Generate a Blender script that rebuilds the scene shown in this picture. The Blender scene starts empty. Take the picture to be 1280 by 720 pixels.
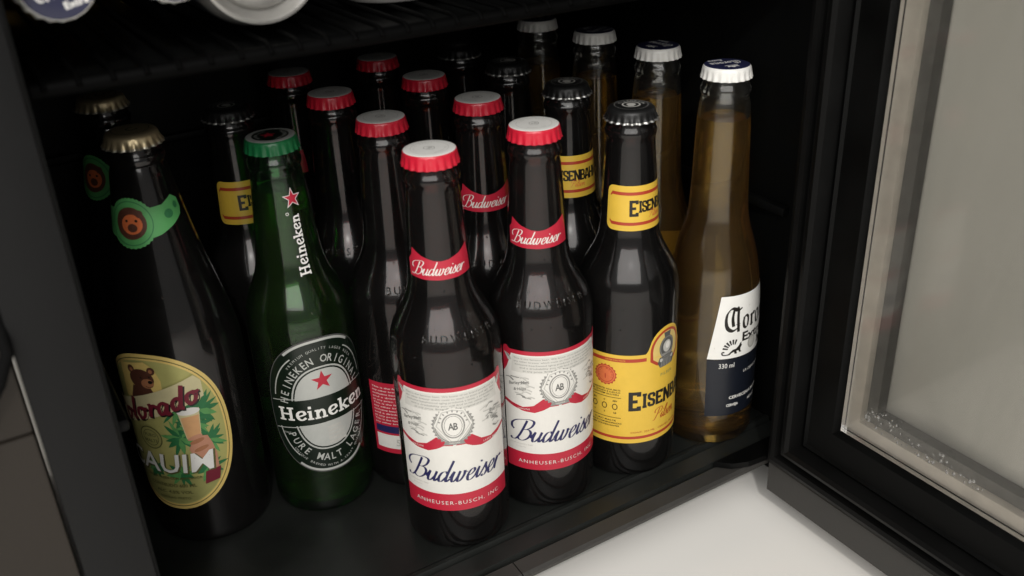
import bpy, bmesh, math, random
from mathutils import Vector, Matrix
from mathutils.geometry import tessellate_polygon
random.seed(7)
S = bpy.context.scene
COL = S.collection
PI = math.pi
R = math.radians
MM = 0.001

# ------------------------------------------------------------------ camera
FPX = 1188.0
cam_d = bpy.data.cameras.new('camera')
cam = bpy.data.objects.new('camera', cam_d)
COL.objects.link(cam)
S.camera = cam
CAM = Vector((-0.1965, -0.4072, 0.3816))
c_right = Vector((0.8499, -0.5253, -0.0405))
c_up = Vector((0.2688, 0.3664, 0.8908))
c_fwd = Vector((0.4531, 0.7680, -0.4526))
c_right.normalize(); c_fwd = (c_fwd - c_right * c_fwd.dot(c_right)).normalized(); c_up = c_right.cross(c_fwd)
cam.matrix_world = Matrix(((c_right.x, c_up.x, -c_fwd.x, CAM.x), (c_right.y, c_up.y, -c_fwd.y, CAM.y),
                           (c_right.z, c_up.z, -c_fwd.z, CAM.z), (0, 0, 0, 1)))
cam_d.sensor_width = 36.0
cam_d.lens = FPX / 1280 * 36.0
cam_d.clip_start = 0.01
cam_d.clip_end = 50
cam_d.dof.use_dof = True
cam_d.dof.focus_distance = 0.56
cam_d.dof.aperture_fstop = 9.0

# ------------------------------------------------------------------ world, lamps, exposure
W = bpy.data.worlds.new('World'); S.world = W; W.use_nodes = True
bgn = W.node_tree.nodes['Background']
bgn.inputs[0].default_value = (1.0, 0.99, 0.96, 1)
bgn.inputs[1].default_value = 0.26
def area(name, loc, aim, sx, sy, power, col):
    d = bpy.data.lights.new(name, 'AREA'); d.shape = 'RECTANGLE'; d.size = sx; d.size_y = sy
    d.energy = power; d.color = col
    o = bpy.data.objects.new(name, d); COL.objects.link(o); o.location = loc
    o.rotation_euler = (Vector(aim) - Vector(loc)).to_track_quat('-Z', 'Y').to_euler()
    return o
area('ceiling_light', (-0.90, -1.38, 1.38), (0.08, -0.02, 0.03), 2.2, 1.5, 37.0, (1.0, 0.98, 0.945))
area('small_lamp', (-0.55, -1.15, 1.25), (0.05, -0.02, 0.1), 0.07, 0.07, 7.0, (1.0, 0.97, 0.93))
S.view_settings.view_transform = 'Standard'
S.view_settings.look = 'None'
S.view_settings.exposure = 0.18
S.view_settings.gamma = 1.0
S.view_settings.use_curve_mapping = False
S.render.engine = 'CYCLES'
cy = S.cycles
cy.max_bounces = 20; cy.transmission_bounces = 16; cy.glossy_bounces = 6; cy.diffuse_bounces = 4
cy.transparent_max_bounces = 16
cy.caustics_reflective = False; cy.caustics_refractive = True
cy.sample_clamp_indirect = 2.5
cy.blur_glossy = 0.6
cy.use_denoising = True

# ------------------------------------------------------------------ materials
MATS = {}
def mat(name, col, rough=0.5, metal=0.0, spec=0.5, vary=0.0, vscale=60.0, bump=0.0, bscale=900.0, trans=0.0, ior=1.5, coat=0.0):
    m = bpy.data.materials.new(name); m.use_nodes = True
    nt = m.node_tree; b = nt.nodes['Principled BSDF']
    b.inputs['Base Color'].default_value = (*col, 1)
    b.inputs['Roughness'].default_value = rough
    b.inputs['Metallic'].default_value = metal
    b.inputs['Specular IOR Level'].default_value = spec
    b.inputs['Transmission Weight'].default_value = trans
    b.inputs['IOR'].default_value = ior
    b.inputs['Coat Weight'].default_value = coat
    tc = nt.nodes.new('ShaderNodeTexCoord')
    if vary > 0:
        n = nt.nodes.new('ShaderNodeTexNoise'); n.inputs['Scale'].default_value = vscale; n.inputs['Detail'].default_value = 6
        nt.links.new(tc.outputs['Object'], n.inputs['Vector'])
        mx = nt.nodes.new('ShaderNodeMix'); mx.data_type = 'RGBA'
        mx.inputs['A'].default_value = (*[c * (1 - vary) for c in col], 1)
        mx.inputs['B'].default_value = (*[min(1, c * (1 + vary)) for c in col], 1)
        nt.links.new(n.outputs['Fac'], mx.inputs['Factor'])
        nt.links.new(mx.outputs['Result'], b.inputs['Base Color'])
        mr = nt.nodes.new('ShaderNodeMapRange')
        mr.inputs['To Min'].default_value = max(0.02, rough * (1 - vary)); mr.inputs['To Max'].default_value = min(1, rough * (1 + vary))
        nt.links.new(n.outputs['Fac'], mr.inputs['Value'])
        nt.links.new(mr.outputs['Result'], b.inputs['Roughness'])
    if bump > 0:
        n2 = nt.nodes.new('ShaderNodeTexNoise'); n2.inputs['Scale'].default_value = bscale; n2.inputs['Detail'].default_value = 3
        nt.links.new(tc.outputs['Object'], n2.inputs['Vector'])
        bp = nt.nodes.new('ShaderNodeBump'); bp.inputs['Strength'].default_value = bump; bp.inputs['Distance'].default_value = 0.0006
        nt.links.new(n2.outputs['Fac'], bp.inputs['Height'])
        nt.links.new(bp.outputs['Normal'], b.inputs['Normal'])
    MATS[name] = m
    return m
def glassmat(name, col, ior, rough=0.0, bump=0.0, fog=0.0, fogc=(0.5, 0.47, 0.43), haze=0.0):
    m = bpy.data.materials.new(name); m.use_nodes = True; nt = m.node_tree
    nt.nodes.remove(nt.nodes['Principled BSDF'])
    g = nt.nodes.new('ShaderNodeMixShader')                           # untinted reflection over tinted refraction
    rf = nt.nodes.new('ShaderNodeBsdfRefraction'); rf.inputs['Color'].default_value = (*col, 1); rf.inputs['IOR'].default_value = ior; rf.inputs['Roughness'].default_value = rough
    gl = nt.nodes.new('ShaderNodeBsdfGlossy'); gl.inputs['Color'].default_value = (0.95, 0.95, 0.95, 1); gl.inputs['Roughness'].default_value = rough
    fr = nt.nodes.new('ShaderNodeFresnel'); fr.inputs['IOR'].default_value = ior
    if haze:
        g2 = nt.nodes.new('ShaderNodeBsdfGlossy'); g2.inputs['Color'].default_value = (0.95, 0.95, 0.95, 1); g2.inputs['Roughness'].default_value = 0.20
        gm = nt.nodes.new('ShaderNodeMixShader'); gm.inputs[0].default_value = haze
        nt.links.new(gl.outputs[0], gm.inputs[1]); nt.links.new(g2.outputs[0], gm.inputs[2])
    else: gm = gl
    nt.links.new(fr.outputs[0], g.inputs[0]); nt.links.new(rf.outputs[0], g.inputs[1]); nt.links.new(gm.outputs[0], g.inputs[2])
    if bump:
        tc = nt.nodes.new('ShaderNodeTexCoord')
        n2 = nt.nodes.new('ShaderNodeTexNoise'); n2.inputs['Scale'].default_value = 34; n2.inputs['Detail'].default_value = 2
        nt.links.new(tc.outputs['Object'], n2.inputs['Vector'])
        bp = nt.nodes.new('ShaderNodeBump'); bp.inputs['Strength'].default_value = bump; bp.inputs['Distance'].default_value = 0.001
        nt.links.new(n2.outputs['Fac'], bp.inputs['Height']); [nt.links.new(bp.outputs['Normal'], q.inputs['Normal']) for q in (rf, gl, fr)]
    if fog:
        df = nt.nodes.new('ShaderNodeBsdfDiffuse'); df.inputs[0].default_value = (*fogc, 1)
        mx = nt.nodes.new('ShaderNodeMixShader'); mx.inputs[0].default_value = fog
        tc2 = nt.nodes.new('ShaderNodeTexCoord'); n3 = nt.nodes.new('ShaderNodeTexNoise'); n3.inputs['Scale'].default_value = 45; n3.inputs['Detail'].default_value = 5
        mr = nt.nodes.new('ShaderNodeMapRange'); mr.inputs['To Min'].default_value = fog * 0.4; mr.inputs['To Max'].default_value = fog * 1.6
        nt.links.new(tc2.outputs['Object'], n3.inputs['Vector']); nt.links.new(n3.outputs['Fac'], mr.inputs['Value']); nt.links.new(mr.outputs[0], mx.inputs[0])
        nt.links.new(g.outputs[0], mx.inputs[1]); nt.links.new(df.outputs[0], mx.inputs[2])
        nt.links.new(mx.outputs[0], nt.nodes['Material Output'].inputs[0])
    else:
        nt.links.new(g.outputs[0], nt.nodes['Material Output'].inputs[0])
    MATS[name] = m
    return m
PLASTIC = mat('black_plastic', (0.0012, 0.0013, 0.0012), 0.45, spec=0.13, vary=0.45, vscale=30, bump=0.25, bscale=1500)
SHELFP = mat('black_shelf_plastic', (0.010, 0.011, 0.010), 0.38, spec=0.4, vary=0.45, vscale=25, bump=0.2, bscale=1200)
LINER = mat('black_liner', (0.002, 0.0022, 0.0021), 0.5, spec=0.15, vary=0.3, vscale=14, bump=0.15, bscale=900)
RUBBER = mat('gasket_rubber', (0.0022, 0.0022, 0.0021), 0.5, spec=0.15, vary=0.25, vscale=40)
JAMB = mat('grey_painted_steel', (0.0060, 0.0060, 0.0062), 0.5, spec=0.16, vary=0.18, vscale=18, bump=0.12, bscale=700)
SILLM = mat('grey_sill_plastic', (0.034, 0.032, 0.029), 0.5, spec=0.4, vary=0.4, vscale=22, bump=0.15, bscale=900)
ALU = mat('brushed_aluminium', (0.74, 0.70, 0.64), 0.5, 0.2, vary=0.22, vscale=110)
SEAL = mat('grey_sealant', (0.16, 0.16, 0.155), 0.6, vary=0.3, vscale=120)
WHITEFL = mat('white_floor', (0.90, 0.875, 0.83), 0.32, spec=0.4, vary=0.03, vscale=5)
BEIGE = mat('beige_wall', (0.50, 0.485, 0.45), 0.7, vary=0.1, vscale=3)
CABM = mat('taupe_laminate', (0.022, 0.0175, 0.0135), 0.6, spec=0.3, vary=0.2, vscale=9)
CABLE = mat('black_cable', (0.002, 0.002, 0.002), 0.85, spec=0.1)
BROWN = glassmat('brown_glass', (0.40, 0.13, 0.055), 1.5, 0.0, 0.09, 0.010, (0.40, 0.38, 0.37), 0.45)
DARKBR = glassmat('dark_brown_glass', (0.22, 0.085, 0.03), 1.5, 0.0, 0.09, 0.010, (0.40, 0.38, 0.37), 0.45)
GREEN = glassmat('green_glass', (0.34, 0.78, 0.40), 1.5, 0.0, 0.09, 0.006, (0.35, 0.42, 0.35), 0.45)
CLEAR = glassmat('clear_glass', (0.96, 0.96, 0.94), 1.5, 0.0, 0.09, 0.006, (0.50, 0.47, 0.42), 0.3)
BEER = glassmat('golden_beer', (0.985, 0.83, 0.44), 1.33, 0, 0, 0.045, (1.0, 0.52, 0.10))  # orange diffuse share imitates the amber glow of light passing through the beer
BEERD = glassmat('amber_beer', (0.66, 0.28, 0.09), 1.33)
EMB = mat('embossed_brown_glass', (0.008, 0.005, 0.003), 0.05, spec=0.6)
WHITE = mat('white_paper', (0.72, 0.70, 0.655), 0.42, vary=0.05, vscale=150, bump=0.35, bscale=110)
WHITEP = mat('white_enamel', (0.80, 0.79, 0.755), 0.3, vary=0.06, vscale=200)
GREYP = mat('pale_grey_print', (0.50, 0.49, 0.455), 0.45, vary=0.12, vscale=400)
GREYM = mat('mid_grey_print', (0.25, 0.245, 0.23), 0.45, vary=0.2, vscale=500)
GREYD = mat('dark_grey_print', (0.09, 0.09, 0.085), 0.45)
RED = mat('red_print', (0.46, 0.017, 0.040), 0.36, vary=0.08, vscale=120, bump=0.35, bscale=110)
REDCAP = mat('red_enamel', (0.56, 0.014, 0.035), 0.3, vary=0.08, vscale=200, coat=0.2)
NAVY = mat('navy_print', (0.018, 0.018, 0.085), 0.4)
NAVYCAP = mat('navy_enamel', (0.016, 0.018, 0.056), 0.3)
BLACKP = mat('black_print', (0.012, 0.010, 0.008), 0.4)
BLACKCAP = mat('black_enamel', (0.008, 0.008, 0.008), 0.42, spec=0.35, vary=0.2, vscale=100)
YELLOW = mat('yellow_paper', (0.71, 0.46, 0.055), 0.42, vary=0.07, vscale=120, bump=0.35, bscale=110)
YELLOWL = mat('light_yellow_print', (0.68, 0.50, 0.16), 0.42, vary=0.1, vscale=200)
BRED = mat('brick_red_print', (0.40, 0.045, 0.02), 0.42)
ORANGE = mat('orange_print', (0.62, 0.15, 0.05), 0.42, vary=0.15, vscale=300)
STEEL = mat('steel', (0.36, 0.355, 0.34), 0.4, 0.9, vary=0.15, vscale=300)
RIM = mat('bright_rim', (0.70, 0.64, 0.52), 0.3, 0.9)
CANAL = mat('can_aluminium', (0.36, 0.35, 0.33), 0.42, 0.6, vary=0.12, vscale=200)
CANBODY = mat('can_print', (0.05, 0.05, 0.06), 0.35, 0.4)
GOLD = mat('gold_crown', (0.66, 0.54, 0.33), 0.36, 0.75, vary=0.15, vscale=300)
GREENCAP = mat('green_enamel', (0.012, 0.15, 0.050), 0.3, vary=0.1, vscale=200)
HGREEN = mat('dark_green_print', (0.006, 0.012, 0.007), 0.3)
SILVERP = mat('silver_print', (0.50, 0.51, 0.48), 0.35, 0.15, vary=0.08, vscale=200)
LGREEN = mat('leaf_green_paper', (0.085, 0.33, 0.10), 0.5, vary=0.12, vscale=200)
PGREEN = mat('palm_green_print', (0.025, 0.16, 0.055), 0.5, vary=0.3, vscale=400)
PGREEN2 = mat('light_palm_print', (0.10, 0.30, 0.09), 0.5, vary=0.3, vscale=400)
CREAM = mat('cream_paper', (0.58, 0.52, 0.30), 0.5, vary=0.08, vscale=200)
OLIVE = mat('olive_print', (0.30, 0.29, 0.10), 0.5, vary=0.15, vscale=200)
OLIVED = mat('dark_olive_print', (0.10, 0.10, 0.03), 0.5, vary=0.2, vscale=300)
MAROON = mat('maroon_print', (0.16, 0.010, 0.025), 0.5)
BEARB = mat('bear_brown_print', (0.085, 0.030, 0.018), 0.5, vary=0.35, vscale=500)
BEARL = mat('bear_tan_print', (0.36, 0.15, 0.07), 0.5, vary=0.2, vscale=500)
SKIN = mat('skin_print', (0.50, 0.24, 0.15), 0.5, vary=0.1, vscale=300)
PEACH = mat('peach_beer_print', (0.60, 0.33, 0.15), 0.5, vary=0.15, vscale=200)
NAVYD = mat('dark_navy_print', (0.006, 0.008, 0.014), 0.4)
BEAD = glassmat('water_beads', (0.9, 0.88, 0.85), 1.33)
DROP = mat('frost_beads', (0.70, 0.69, 0.66), 0.15, trans=0.8, ior=1.33)

def foggy():
    m = bpy.data.materials.new('fogged_glass'); m.use_nodes = True; nt = m.node_tree
    nt.nodes.remove(nt.nodes['Principled BSDF']); out = nt.nodes['Material Output']
    tc = nt.nodes.new('ShaderNodeTexCoord')
    tr = nt.nodes.new('ShaderNodeBsdfTransparent'); tr.inputs[0].default_value = (0.94, 0.945, 0.92, 1)
    df = nt.nodes.new('ShaderNodeBsdfDiffuse'); df.inputs[0].default_value = (0.90, 0.90, 0.86, 1)
    tl = nt.nodes.new('ShaderNodeBsdfTranslucent'); tl.inputs[0].default_value = (0.92, 0.92, 0.88, 1)
    ad = nt.nodes.new('ShaderNodeMixShader'); ad.inputs[0].default_value = 0.16
    nt.links.new(df.outputs[0], ad.inputs[1]); nt.links.new(tl.outputs[0], ad.inputs[2])
    n = nt.nodes.new('ShaderNodeTexNoise'); n.inputs['Scale'].default_value = 6; n.inputs['Detail'].default_value = 3; n.inputs['Distortion'].default_value = 0.8
    mp = nt.nodes.new('ShaderNodeMapping'); mp.inputs['Rotation'].default_value = (R(38), 0, 0); mp.inputs['Scale'].default_value = (1.0, 1.6, 0.55)  # slanted streaks in the fog also imitate smeared reflections on the pane
    nt.links.new(tc.outputs['Object'], mp.inputs['Vector']); nt.links.new(mp.outputs[0], n.inputs['Vector'])
    mr = nt.nodes.new('ShaderNodeMapRange'); mr.inputs['From Min'].default_value = 0.3; mr.inputs['From Max'].default_value = 0.7
    mr.inputs['To Min'].default_value = 0.40; mr.inputs['To Max'].default_value = 1.0
    nt.links.new(n.outputs['Fac'], mr.inputs['Value'])
    mx = nt.nodes.new('ShaderNodeMixShader'); nt.links.new(mr.outputs[0], mx.inputs[0])
    nt.links.new(tr.outputs[0], mx.inputs[1]); nt.links.new(ad.outputs[0], mx.inputs[2])
    gl = nt.nodes.new('ShaderNodeBsdfGlossy'); gl.inputs['Roughness'].default_value = 0.22
    fr = nt.nodes.new('ShaderNodeFresnel'); fr.inputs[0].default_value = 1.45
    m2 = nt.nodes.new('ShaderNodeMixShader'); nt.links.new(fr.outputs[0], m2.inputs[0])
    nt.links.new(mx.outputs[0], m2.inputs[1]); nt.links.new(gl.outputs[0], m2.inputs[2])
    nt.links.new(m2.outputs[0], out.inputs[0])
    return m
FOG = foggy()
def thinglass():
    m = bpy.data.materials.new('pane_glass'); m.use_nodes = True; nt = m.node_tree
    nt.nodes.remove(nt.nodes['Principled BSDF']); out = nt.nodes['Material Output']
    tr = nt.nodes.new('ShaderNodeBsdfTransparent'); tr.inputs[0].default_value = (0.97, 0.96, 0.94, 1)
    gl = nt.nodes.new('ShaderNodeBsdfGlossy'); gl.inputs['Roughness'].default_value = 0.08
    fr = nt.nodes.new('ShaderNodeFresnel'); fr.inputs[0].default_value = 1.3
    m2 = nt.nodes.new('ShaderNodeMixShader'); nt.links.new(fr.outputs[0], m2.inputs[0])
    nt.links.new(tr.outputs[0], m2.inputs[1]); nt.links.new(gl.outputs[0], m2.inputs[2])
    nt.links.new(m2.outputs[0], out.inputs[0])
    return m
PANE = thinglass()

# ------------------------------------------------------------------ object helpers
def link(name, me, parent=None, loc=None):
    o = bpy.data.objects.new(name, me); COL.objects.link(o)
    if parent is not None: o.parent = parent
    if loc is not None: o.location = loc
    return o
def tag(o, label=None, cat=None, group=None, kind=None):
    if label: o['label'] = label
    if cat: o['category'] = cat
    if group: o['group'] = group
    if kind: o['kind'] = kind
    return o
def empty(name, loc=(0, 0, 0), rz=0.0):
    o = bpy.data.objects.new(name, None); COL.objects.link(o); o.location = loc; o.rotation_euler = (0, 0, rz)
    o.empty_display_size = 0.02
    return o
def mesh_from(verts, faces, mats, fm=None, smooth=False, name='mesh'):
    me = bpy.data.meshes.new(name); me.from_pydata(verts, [], faces); me.update()
    for m in mats: me.materials.append(m)
    if fm:
        for p, k in zip(me.polygons, fm): p.material_index = k
    if smooth:
        for p in me.polygons: p.use_smooth = True
    return me
def box_bm(bm, a, b):
    x0, y0, z0 = a; x1, y1, z1 = b
    v = [bm.verts.new(p) for p in ((x0,y0,z0),(x1,y0,z0),(x1,y1,z0),(x0,y1,z0),(x0,y0,z1),(x1,y0,z1),(x1,y1,z1),(x0,y1,z1))]
    for f in ((0,3,2,1),(4,5,6,7),(0,1,5,4),(1,2,6,5),(2,3,7,6),(3,0,4,7)): bm.faces.new([v[i] for i in f])
def box(name, a, b, m, parent=None, bevel=0.0, seg=2):
    bm = bmesh.new(); box_bm(bm, a, b)
    if bevel > 0:
        bmesh.ops.bevel(bm, geom=bm.edges[:], offset=bevel, segments=seg, affect='EDGES', profile=0.5)
    me = bpy.data.meshes.new(name); bm.to_mesh(me); bm.free(); me.materials.append(m)
    if bevel > 0:
        for p in me.polygons: p.use_smooth = True
        try: me.set_sharp_from_angle(angle=R(40))
        except Exception: pass
    return link(name, me, parent)
def prism(name, prof, axis, t0, t1, m, parent=None, smooth=False):
    """closed profile swept along an axis; prof holds the two other coordinates in order"""
    V = []; n = len(prof)
    for t in (t0, t1):
        for a, b in prof:
            V.append((t, a, b) if axis == 'x' else (a, t, b) if axis == 'y' else (a, b, t))
    F = [(i, (i + 1) % n, n + (i + 1) % n, n + i) for i in range(n)]
    for idx in (list(range(n)), list(range(n, 2 * n))):
        for tri in tessellate_polygon([[Vector((*prof[i % n], 0)) for i in idx]]):
            F.append(tuple(idx[k] for k in tri))
    me = mesh_from(V, F, [m], name=name)
    bm = bmesh.new(); bm.from_mesh(me); bmesh.ops.recalc_face_normals(bm, faces=bm.faces[:]); bm.to_mesh(me); bm.free()
    if smooth:
        for p in me.polygons: p.use_smooth = True
        me.set_sharp_from_angle(angle=R(35))
    return link(name, me, parent)
def tube_mesh(pts, r, m, n=8, name='tube'):
    V = []; F = []; pts = [Vector(p) for p in pts]
    for i, p in enumerate(pts):
        d = (pts[min(i + 1, len(pts) - 1)] - pts[max(i - 1, 0)]).normalized()
        a = d.orthogonal().normalized() if i == 0 else (a - d * a.dot(d)).normalized()
        b = d.cross(a)
        for k in range(n):
            t = 2 * PI * k / n; V.append(p + (a * math.cos(t) + b * math.sin(t)) * r)
    for i in range(len(pts) - 1):
        for k in range(n): F.append((i * n + k, i * n + (k + 1) % n, (i + 1) * n + (k + 1) % n, (i + 1) * n + k))
    F.append(tuple(range(n - 1, -1, -1))); F.append(tuple(range((len(pts) - 1) * n, len(pts) * n)))
    me = mesh_from(V, F, [m], smooth=True, name=name); me.set_sharp_from_angle(angle=R(60))
    return me
def lathe_mesh(prof, n, mats, ringmat=None, flute=None, closed=False, name='lathe'):
    """prof: (r, z) metres from axis to axis; r=0 ends become fans; flute(i, t) adds to the radius"""
    V = []; F = []; FM = []; rings = []
    for i, (r, z) in enumerate(prof):
        if r < 1e-6: V.append((0, 0, z)); rings.append([len(V) - 1])
        else:
            ring = []
            for k in range(n):
                t = 2 * PI * k / n; rr = r + (flute(i, t) if flute else 0)
                V.append((rr * math.cos(t), rr * math.sin(t), z)); ring.append(len(V) - 1)
            rings.append(ring)
    seq = list(range(len(prof) - 1)) + ([len(prof) - 1] if closed else [])
    for i in seq:
        a, b = rings[i], rings[(i + 1) % len(prof)]; k0 = ringmat[i] if ringmat else 0
        for k in range(n):
            k1 = (k + 1) % n
            if len(a) == 1 and len(b) == 1: continue
            if len(a) == 1: F.append((a[0], b[k1], b[k]))
            elif len(b) == 1: F.append((a[k], a[k1], b[0]))
            else: F.append((a[k], a[k1], b[k1], b[k]))
            FM.append(k0)
    me = mesh_from(V, F, mats, FM, smooth=True, name=name)
    bm = bmesh.new(); bm.from_mesh(me); bmesh.ops.recalc_face_normals(bm, faces=bm.faces[:]); bm.to_mesh(me); bm.free()
    me.set_sharp_from_angle(angle=R(50))
    return me
def spline(pts, sub=4):
    """Catmull-Rom through 2-D points"""
    out = []; n = len(pts)
    if n < 3: return [Vector(p) for p in pts]
    P = [Vector(p) for p in pts]
    for i in range(n - 1):
        p0 = P[i - 1] if i > 0 else P[0] * 2 - P[1]
        p1, p2 = P[i], P[i + 1]
        p3 = P[i + 2] if i + 2 < n else P[-1] * 2 - P[-2]
        for s in range(sub):
            t = s / sub
            out.append(0.5 * ((2 * p1) + (p2 - p0) * t + (2 * p0 - 5 * p1 + 4 * p2 - p3) * t * t + (3 * p1 - p0 - 3 * p2 + p3) * t ** 3))
    out.append(P[-1]); return out

# ------------------------------------------------------------------ flat print: 2-D artwork wrapped on a bottle
FONTCACHE = {}
def font_polys(s, size, bold=0.0, shear=0.0, spacing=1.0, res=2):
    key = (s, round(size, 3), bold, shear, spacing, res)
    if key not in FONTCACHE:
        cu = bpy.data.curves.new('glyphs', 'FONT'); cu.body = s; cu.size = 1.0; cu.offset = bold; cu.shear = shear
        cu.space_character = spacing; cu.resolution_u = res; cu.fill_mode = 'FRONT'
        o = bpy.data.objects.new('glyphs', cu); COL.objects.link(o)
        dg = bpy.context.evaluated_depsgraph_get(); dg.update()
        me = o.evaluated_get(dg).to_mesh()
        vs = [(v.co.x, v.co.y) for v in me.vertices]; fs = [tuple(p.vertices) for p in me.polygons]
        o.evaluated_get(dg).to_mesh_clear()
        bpy.data.objects.remove(o); bpy.data.curves.remove(cu)
        FONTCACHE[key] = (vs, fs)
    return FONTCACHE[key]
class Art:
    """flat shapes in millimetres (u to the right, v up); each later shape lies a hair above the earlier ones"""
    def __init__(self, lift=0.10, step=0.006):
        self.items = []; self.mats = []; self.lift = lift; self.step = step
    def mi(self, m):
        if m not in self.mats: self.mats.append(m)
        return self.mats.index(m)
    def raw(self, vs, fs, m, cut=True, lift=None):
        if lift is None: lift = self.lift; self.lift += self.step
        self.items.append((vs, fs, self.mi(m), cut, lift))
    def poly(self, pts, m, holes=(), cut=True):
        loops = [[Vector((p[0], p[1], 0)) for p in pts]] + [[Vector((p[0], p[1], 0)) for p in h] for h in holes]
        flat = [(v.x, v.y) for l in loops for v in l]
        self.raw(flat, [tuple(t) for t in tessellate_polygon(loops)], m, cut)
    def rect(self, a, b, c, d, m): self.poly([(a, b), (c, b), (c, d), (a, d)], m)
    def ell(self, cx, cy, rx, ry, m, n=40, rot=0.0, p=2.0): self.poly(ellp(cx, cy, rx, ry, n, rot, p), m)
    def ring(self, cx, cy, rx, ry, w, m, n=48, p=2.0): self.poly(ellp(cx, cy, rx, ry, n, 0, p), m, [ellp(cx, cy, rx - w, ry - w, n, 0, p)])
    def band(self, pts, w, m, sub=4, lift=None):
        """a line of one width"""
        self.stroke(pts, (0, 0), 1.0, m, 0.0, w, 0.0, 0.0, sub, lift)
    def stroke(self, pts, at, s, m, shear, wmin, wnib, nib, sub=4, lift=None):
        q = spline(pts, sub) if sub > 1 else [Vector(p) for p in pts]
        q = [Vector((at[0] + s * (p.x + shear * p.y), at[1] + s * p.y)) for p in q]
        L = []; Rr = []
        for i, p in enumerate(q):
            d = q[min(i + 1, len(q) - 1)] - q[max(i - 1, 0)]
            if d.length < 1e-9: d = Vector((1, 0))
            d.normalize(); nrm = Vector((-d.y, d.x))
            w = wmin + wnib * abs(math.sin(math.atan2(d.y, d.x) - nib)) ** 1.5
            L.append(p + nrm * w / 2); Rr.append(p - nrm * w / 2)
        vs = [tuple(p) for p in L] + [tuple(p) for p in Rr]; n = len(q)
        self.raw(vs, [(i, n + i, n + i + 1, i + 1) for i in range(n - 1)], m, max((q[i + 1] - q[i]).length for i in range(n - 1)) > 1.3, lift)
    def letters(self, word, font, at, s, m, shear=0.0, wmin=0.05, wnib=0.2, nib=0.0, sub=4, gap=0.0, tilt=0.0):
        x = at[0]; k = 0; base = self.lift
        for ch in word:
            adv, strokes = font[ch]
            for st in strokes:
                ww, wn, pts, sb = wmin, wnib, st, sub
                if isinstance(st, dict): pts = st['p']; ww = st.get('w', wmin); wn = st.get('n', wnib); sb = st.get('sub', sub)
                self.stroke(pts, (x, at[1] + (x - at[0]) * tilt), s, m, shear, ww * s, wn * s, nib, sb, base + 0.0008 * k); k += 1
            x += (adv + gap) * s
        self.lift = base + 0.0008 * k + self.step
        return x
    def text(self, s, cx, cy, size, m, bold=0.0, shear=0.0, spacing=1.0, sx=1.0, align='c', rot=0.0, cut=None, width=None):
        vs, fs = font_polys(s, 1.0, bold, shear, spacing)
        if not vs: return
        x0 = min(v[0] for v in vs); x1 = max(v[0] for v in vs)
        k = size / 0.73                                   # size = cap height in mm
        if width: sx = width / ((x1 - x0) * k)
        ox = (x0 + x1) / 2 if align == 'c' else x0 if align == 'l' else x1
        c, sn = math.cos(rot), math.sin(rot)
        out = []
        for x, y in vs:
            a, b = (x - ox) * k * sx, (y - 0.365) * k
            out.append((cx + a * c - b * sn, cy + a * sn + b * c))
        self.raw(out, fs, m, size > 3.0 if cut is None else cut)
    def arc_text(self, s, cx, cy, rx, ry, a0, a1, size, m, bold=0.02, flip=False, sx=1.0):
        """letters spread from angle a0 to a1 along an ellipse (degrees)"""
        base = self.lift; n = len(s)
        for i, ch in enumerate(s):
            if ch == ' ': continue
            t = R(a0 + (a1 - a0) * (i / (n - 1)))
            px, py = cx + rx * math.cos(t), cy + ry * math.sin(t)
            nx, ny = math.cos(t) / rx, math.sin(t) / ry
            rot = math.atan2(ny, nx) - PI / 2 + (PI if flip else 0)
            self.lift = base; self.text(ch, px, py, size, m, bold, rot=rot, sx=sx)
        self.lift = base + self.step
    def move(self, du, dv, k=1.0, c=(0, 0)):
        self.items = [([(c[0] + (x - c[0]) * k + du, c[1] + (y - c[1]) * k + dv) for x, y in vs], fs, m, cut, l) for vs, fs, m, cut, l in self.items]
    def build(self, name, prof=None, rref=30.6, parent=None, theta=0.0, pitch=1.2, vpitch=None, flatz=None):
        """wrap on the lathe profile prof(v mm) -> radius mm, or lie flat at height flatz"""
        V = []; F = []; FM = []
        for vs, fs, k, cut, lift in self.items:
            if cut and prof:
                bm = bmesh.new(); bv = [bm.verts.new((x, y, 0)) for x, y in vs]
                for f in fs:
                    try: bm.faces.new([bv[i] for i in f])
                    except ValueError: pass
                us = [x for x, y in vs]; u = math.ceil(min(us) / pitch) * pitch
                while u < max(us):
                    bmesh.ops.bisect_plane(bm, geom=bm.verts[:] + bm.edges[:] + bm.faces[:], plane_co=(u, 0, 0), plane_no=(1, 0, 0), dist=1e-5); u += pitch
                if vpitch:
                    ws = [y for x, y in vs]; w = math.ceil(min(ws) / vpitch) * vpitch
                    while w < max(ws):
                        bmesh.ops.bisect_plane(bm, geom=bm.verts[:] + bm.edges[:] + bm.faces[:], plane_co=(0, w, 0), plane_no=(0, 1, 0), dist=1e-5); w += vpitch
                bm.verts.index_update()
                vs2 = [(v.co.x, v.co.y) for v in bm.verts]; fs2 = [tuple(v.index for v in f.verts) for f in bm.faces]; bm.free()
            else: vs2, fs2 = vs, fs
            off = len(V)
            for x, y in vs2:
                if prof:
                    r = prof(y) + lift; t = x / rref
                    V.append((r * math.cos(t) * MM, r * math.sin(t) * MM, y * MM))
                else: V.append((x * MM, y * MM, (flatz + lift) * MM))
            for f in fs2: F.append(tuple(off + i for i in f)); FM.append(k)
        me = mesh_from(V, F, self.mats, FM, name=name)
        bm = bmesh.new(); bm.from_mesh(me)
        for f in bm.faces:
            c = f.calc_center_median(); n = f.normal
            if (n.z < 0) if not prof else (n.x * c.x + n.y * c.y < 0): f.normal_flip()
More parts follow.
